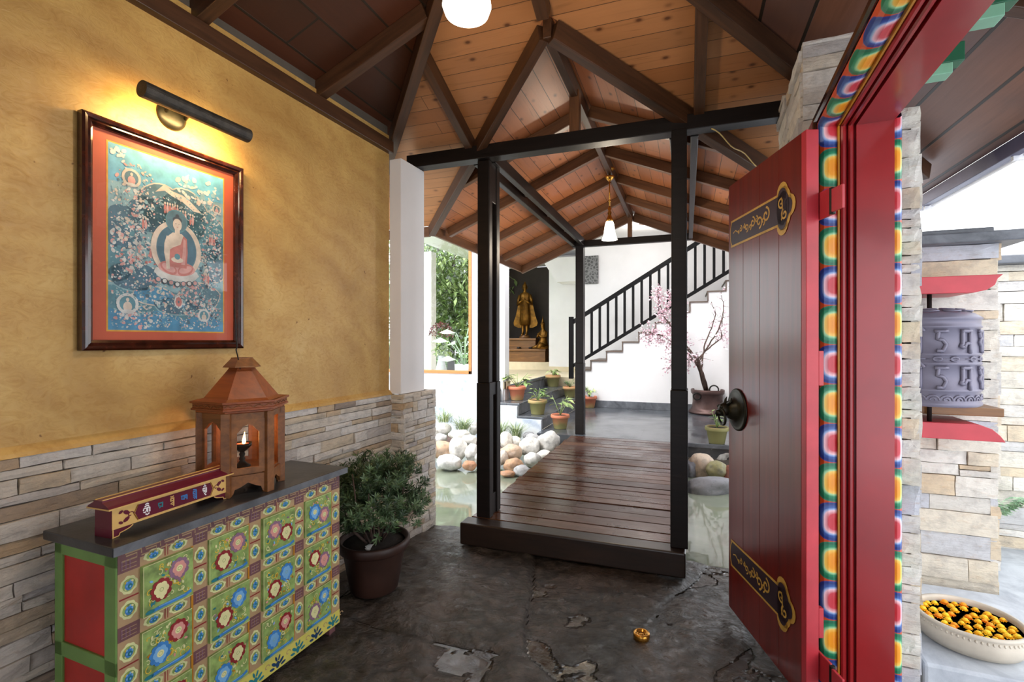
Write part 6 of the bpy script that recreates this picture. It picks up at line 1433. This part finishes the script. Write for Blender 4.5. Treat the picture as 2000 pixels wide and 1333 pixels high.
# ================================================================== GARDEN mirrored in the window; lawn, trees, pillar behind it stand in for reflection
mb = MB(); mb.box((-14,7.62,-0.3),(-5.6,30,0.60)); struct(mb.build('lawn', M['lawn']), 'green lawn laid beyond the window in place of a reflection')
def tree(name, loc, h, r, label, n, seed, cat='tree', zc=0.6, mat='treeleaf'):
    t_ = thing(name, label, cat, loc, 0, 'garden trees'); rr = random.Random(seed); mb = MB()
    mb.tube([(0,0,0),(0.05,0,h*0.35),(0,0.05,h*0.7)], [0.12,0.09,0.04], 8)
    for i in range(7): a = rr.uniform(0,6.28); mb.tube([(0,0,h*0.35),(math.cos(a)*r*0.4,math.sin(a)*r*0.4,h*0.6),(math.cos(a)*r*0.7,math.sin(a)*r*0.7,h*0.75)], [0.05,0.03,0.012], 5)
    mb.build('trunk', M['bark'], t_, smooth=True); mb = MB()
    for i in range(n):
        d = rdir(rr); q = rr.random()**0.4; lump = 1+0.35*noise.noise(d*2.0+Vector((seed,)*3))
        c_ = Vector((d.x*r*q*lump, d.y*r*q*lump, h*zc + d.z*h*0.42*q*lump))
        if c_.z < 0.1: continue
        leafquad(mb, c_, rdir(rr), Vector((0,0,1)), rr.uniform(0.14,0.28), rr.uniform(0.07,0.13), rr.random()*0.8+0.2*max(0,d.z), 0.15)
    mb.build('crown', M[mat], t_); return t_
tree('reflection_tree', (-6.9,13.6,0.6), 5.4, 1.9, 'leafy green tree put beyond the large window in place of a reflection', 9000, 1, zc=0.42)  # built behind the pane in place of the mirrored greenery
tree('reflection_tree', (-9.6,17.0,0.6), 6.4, 2.2, 'taller tree put further off beyond the large window in place of a reflection', 8000, 2, zc=0.42)
tree('reflection_tree', (-8.4,21.5,0.6), 7.5, 2.2, 'rear tree put beyond the window near its orange frame in place of a reflection', 7000, 3, zc=0.42)
tree('reflection_shrub', (-6.9,9.6,0.6), 1.1, 0.8, 'low mixed shrub put on the lawn beyond the window in place of a reflection', 2200, 4, 'shrub', 0.4)
tree('reflection_shrub', (-8.8,9.6,0.6), 0.9, 0.9, 'wide low shrub put on the lawn beyond the window in place of a reflection', 2200, 5, 'shrub', 0.4)
# mirrored side: trees across the pond
tree('pond_tree', (-6.8,0.5,-0.1), 5.0, 2.0, 'broad tree across the pond behind the ochre wall', 4200, 6)
tree('pond_tree', (-11.5,4.2,-0.1), 5.5, 2.2, 'tall tree across the pond opposite the window', 4200, 7)
# indoor plants behind the glass
ip = PZ(905,722,0.97) ; ip = P(903,714,8.9)
t_ = thing('potted_plant', 'white pot with large pale heart-shaped leaves behind the window', 'potted plant', (ip.x, 8.15, 0.60)); mb = MB(); mb.lathe([(0.13,0),(0.17,0.30),(0.18,0.47),(0.165,0.47),(0.15,0.42),(0,0.41)], n=24); mb.build('pot', M['white'], t_, smooth=True)
mb = MB(); rr = random.Random(3); ms = MB()
for i in range(9):
    a = rr.uniform(0,6.28); tip = Vector((math.cos(a)*rr.uniform(0.1,0.38), math.sin(a)*0.25, 0.45+rr.uniform(0.1,0.75))); ms.tube([(0,0,0.42),(tip.x*0.4,tip.y*0.4,tip.z*0.8),tip],0.008,5); leafquad(mb, tip, Vector((math.cos(a),math.sin(a)*0.6,0.2)), Vector((0,-0.6,1)), 0.30, 0.22, rr.random(), 0.1, 0.3)
ms.build('stem', M['leafpale'], t_, smooth=True); mb.build('foliage', M['leafpale'], t_)
vp = P(840,640,8.9)
t_ = thing('flower_vase', 'bunch of dark red flowers behind the window beside the white pillar', 'flowers', (vp.x, 8.3, 0.60)); mb = MB(); mb.lathe([(0.08,0),(0.12,0.3),(0.06,0.55),(0.08,0.62),(0,0.60)], n=20); mb.build('vase', M['paleslab'], t_, smooth=True); mb = MB()
for i in range(260): d = rdir(rr,-0.1); c_ = Vector((d.x*0.22,d.y*0.2,1.02+d.z*0.22))*1.0; leafquad(mb, c_, rdir(rr), Vector((0,0,1)), 0.05, 0.03, rr.random())
mb.build('blooms', M['redleaf'], t_); mb = MB()
for i in range(90): d = rdir(rr); leafquad(mb, Vector((d.x*0.14,d.y*0.14,0.78+d.z*0.16)), rdir(rr), Vector((0,0,1)), 0.10, 0.04, rr.random())
mb.build('leaves', M['leaf'], t_)
mb = MB(); mb.box((-0.12,-0.12,0),(0.12,0.12,3.0)); o = mb.build('reflection_pillar', M['white'], loc=(-5.75,10.2,0.6)); tag(o, 'pale pillar put behind the window in place of a reflection', 'pillar')  # stands in for the pillar reflected in the pane
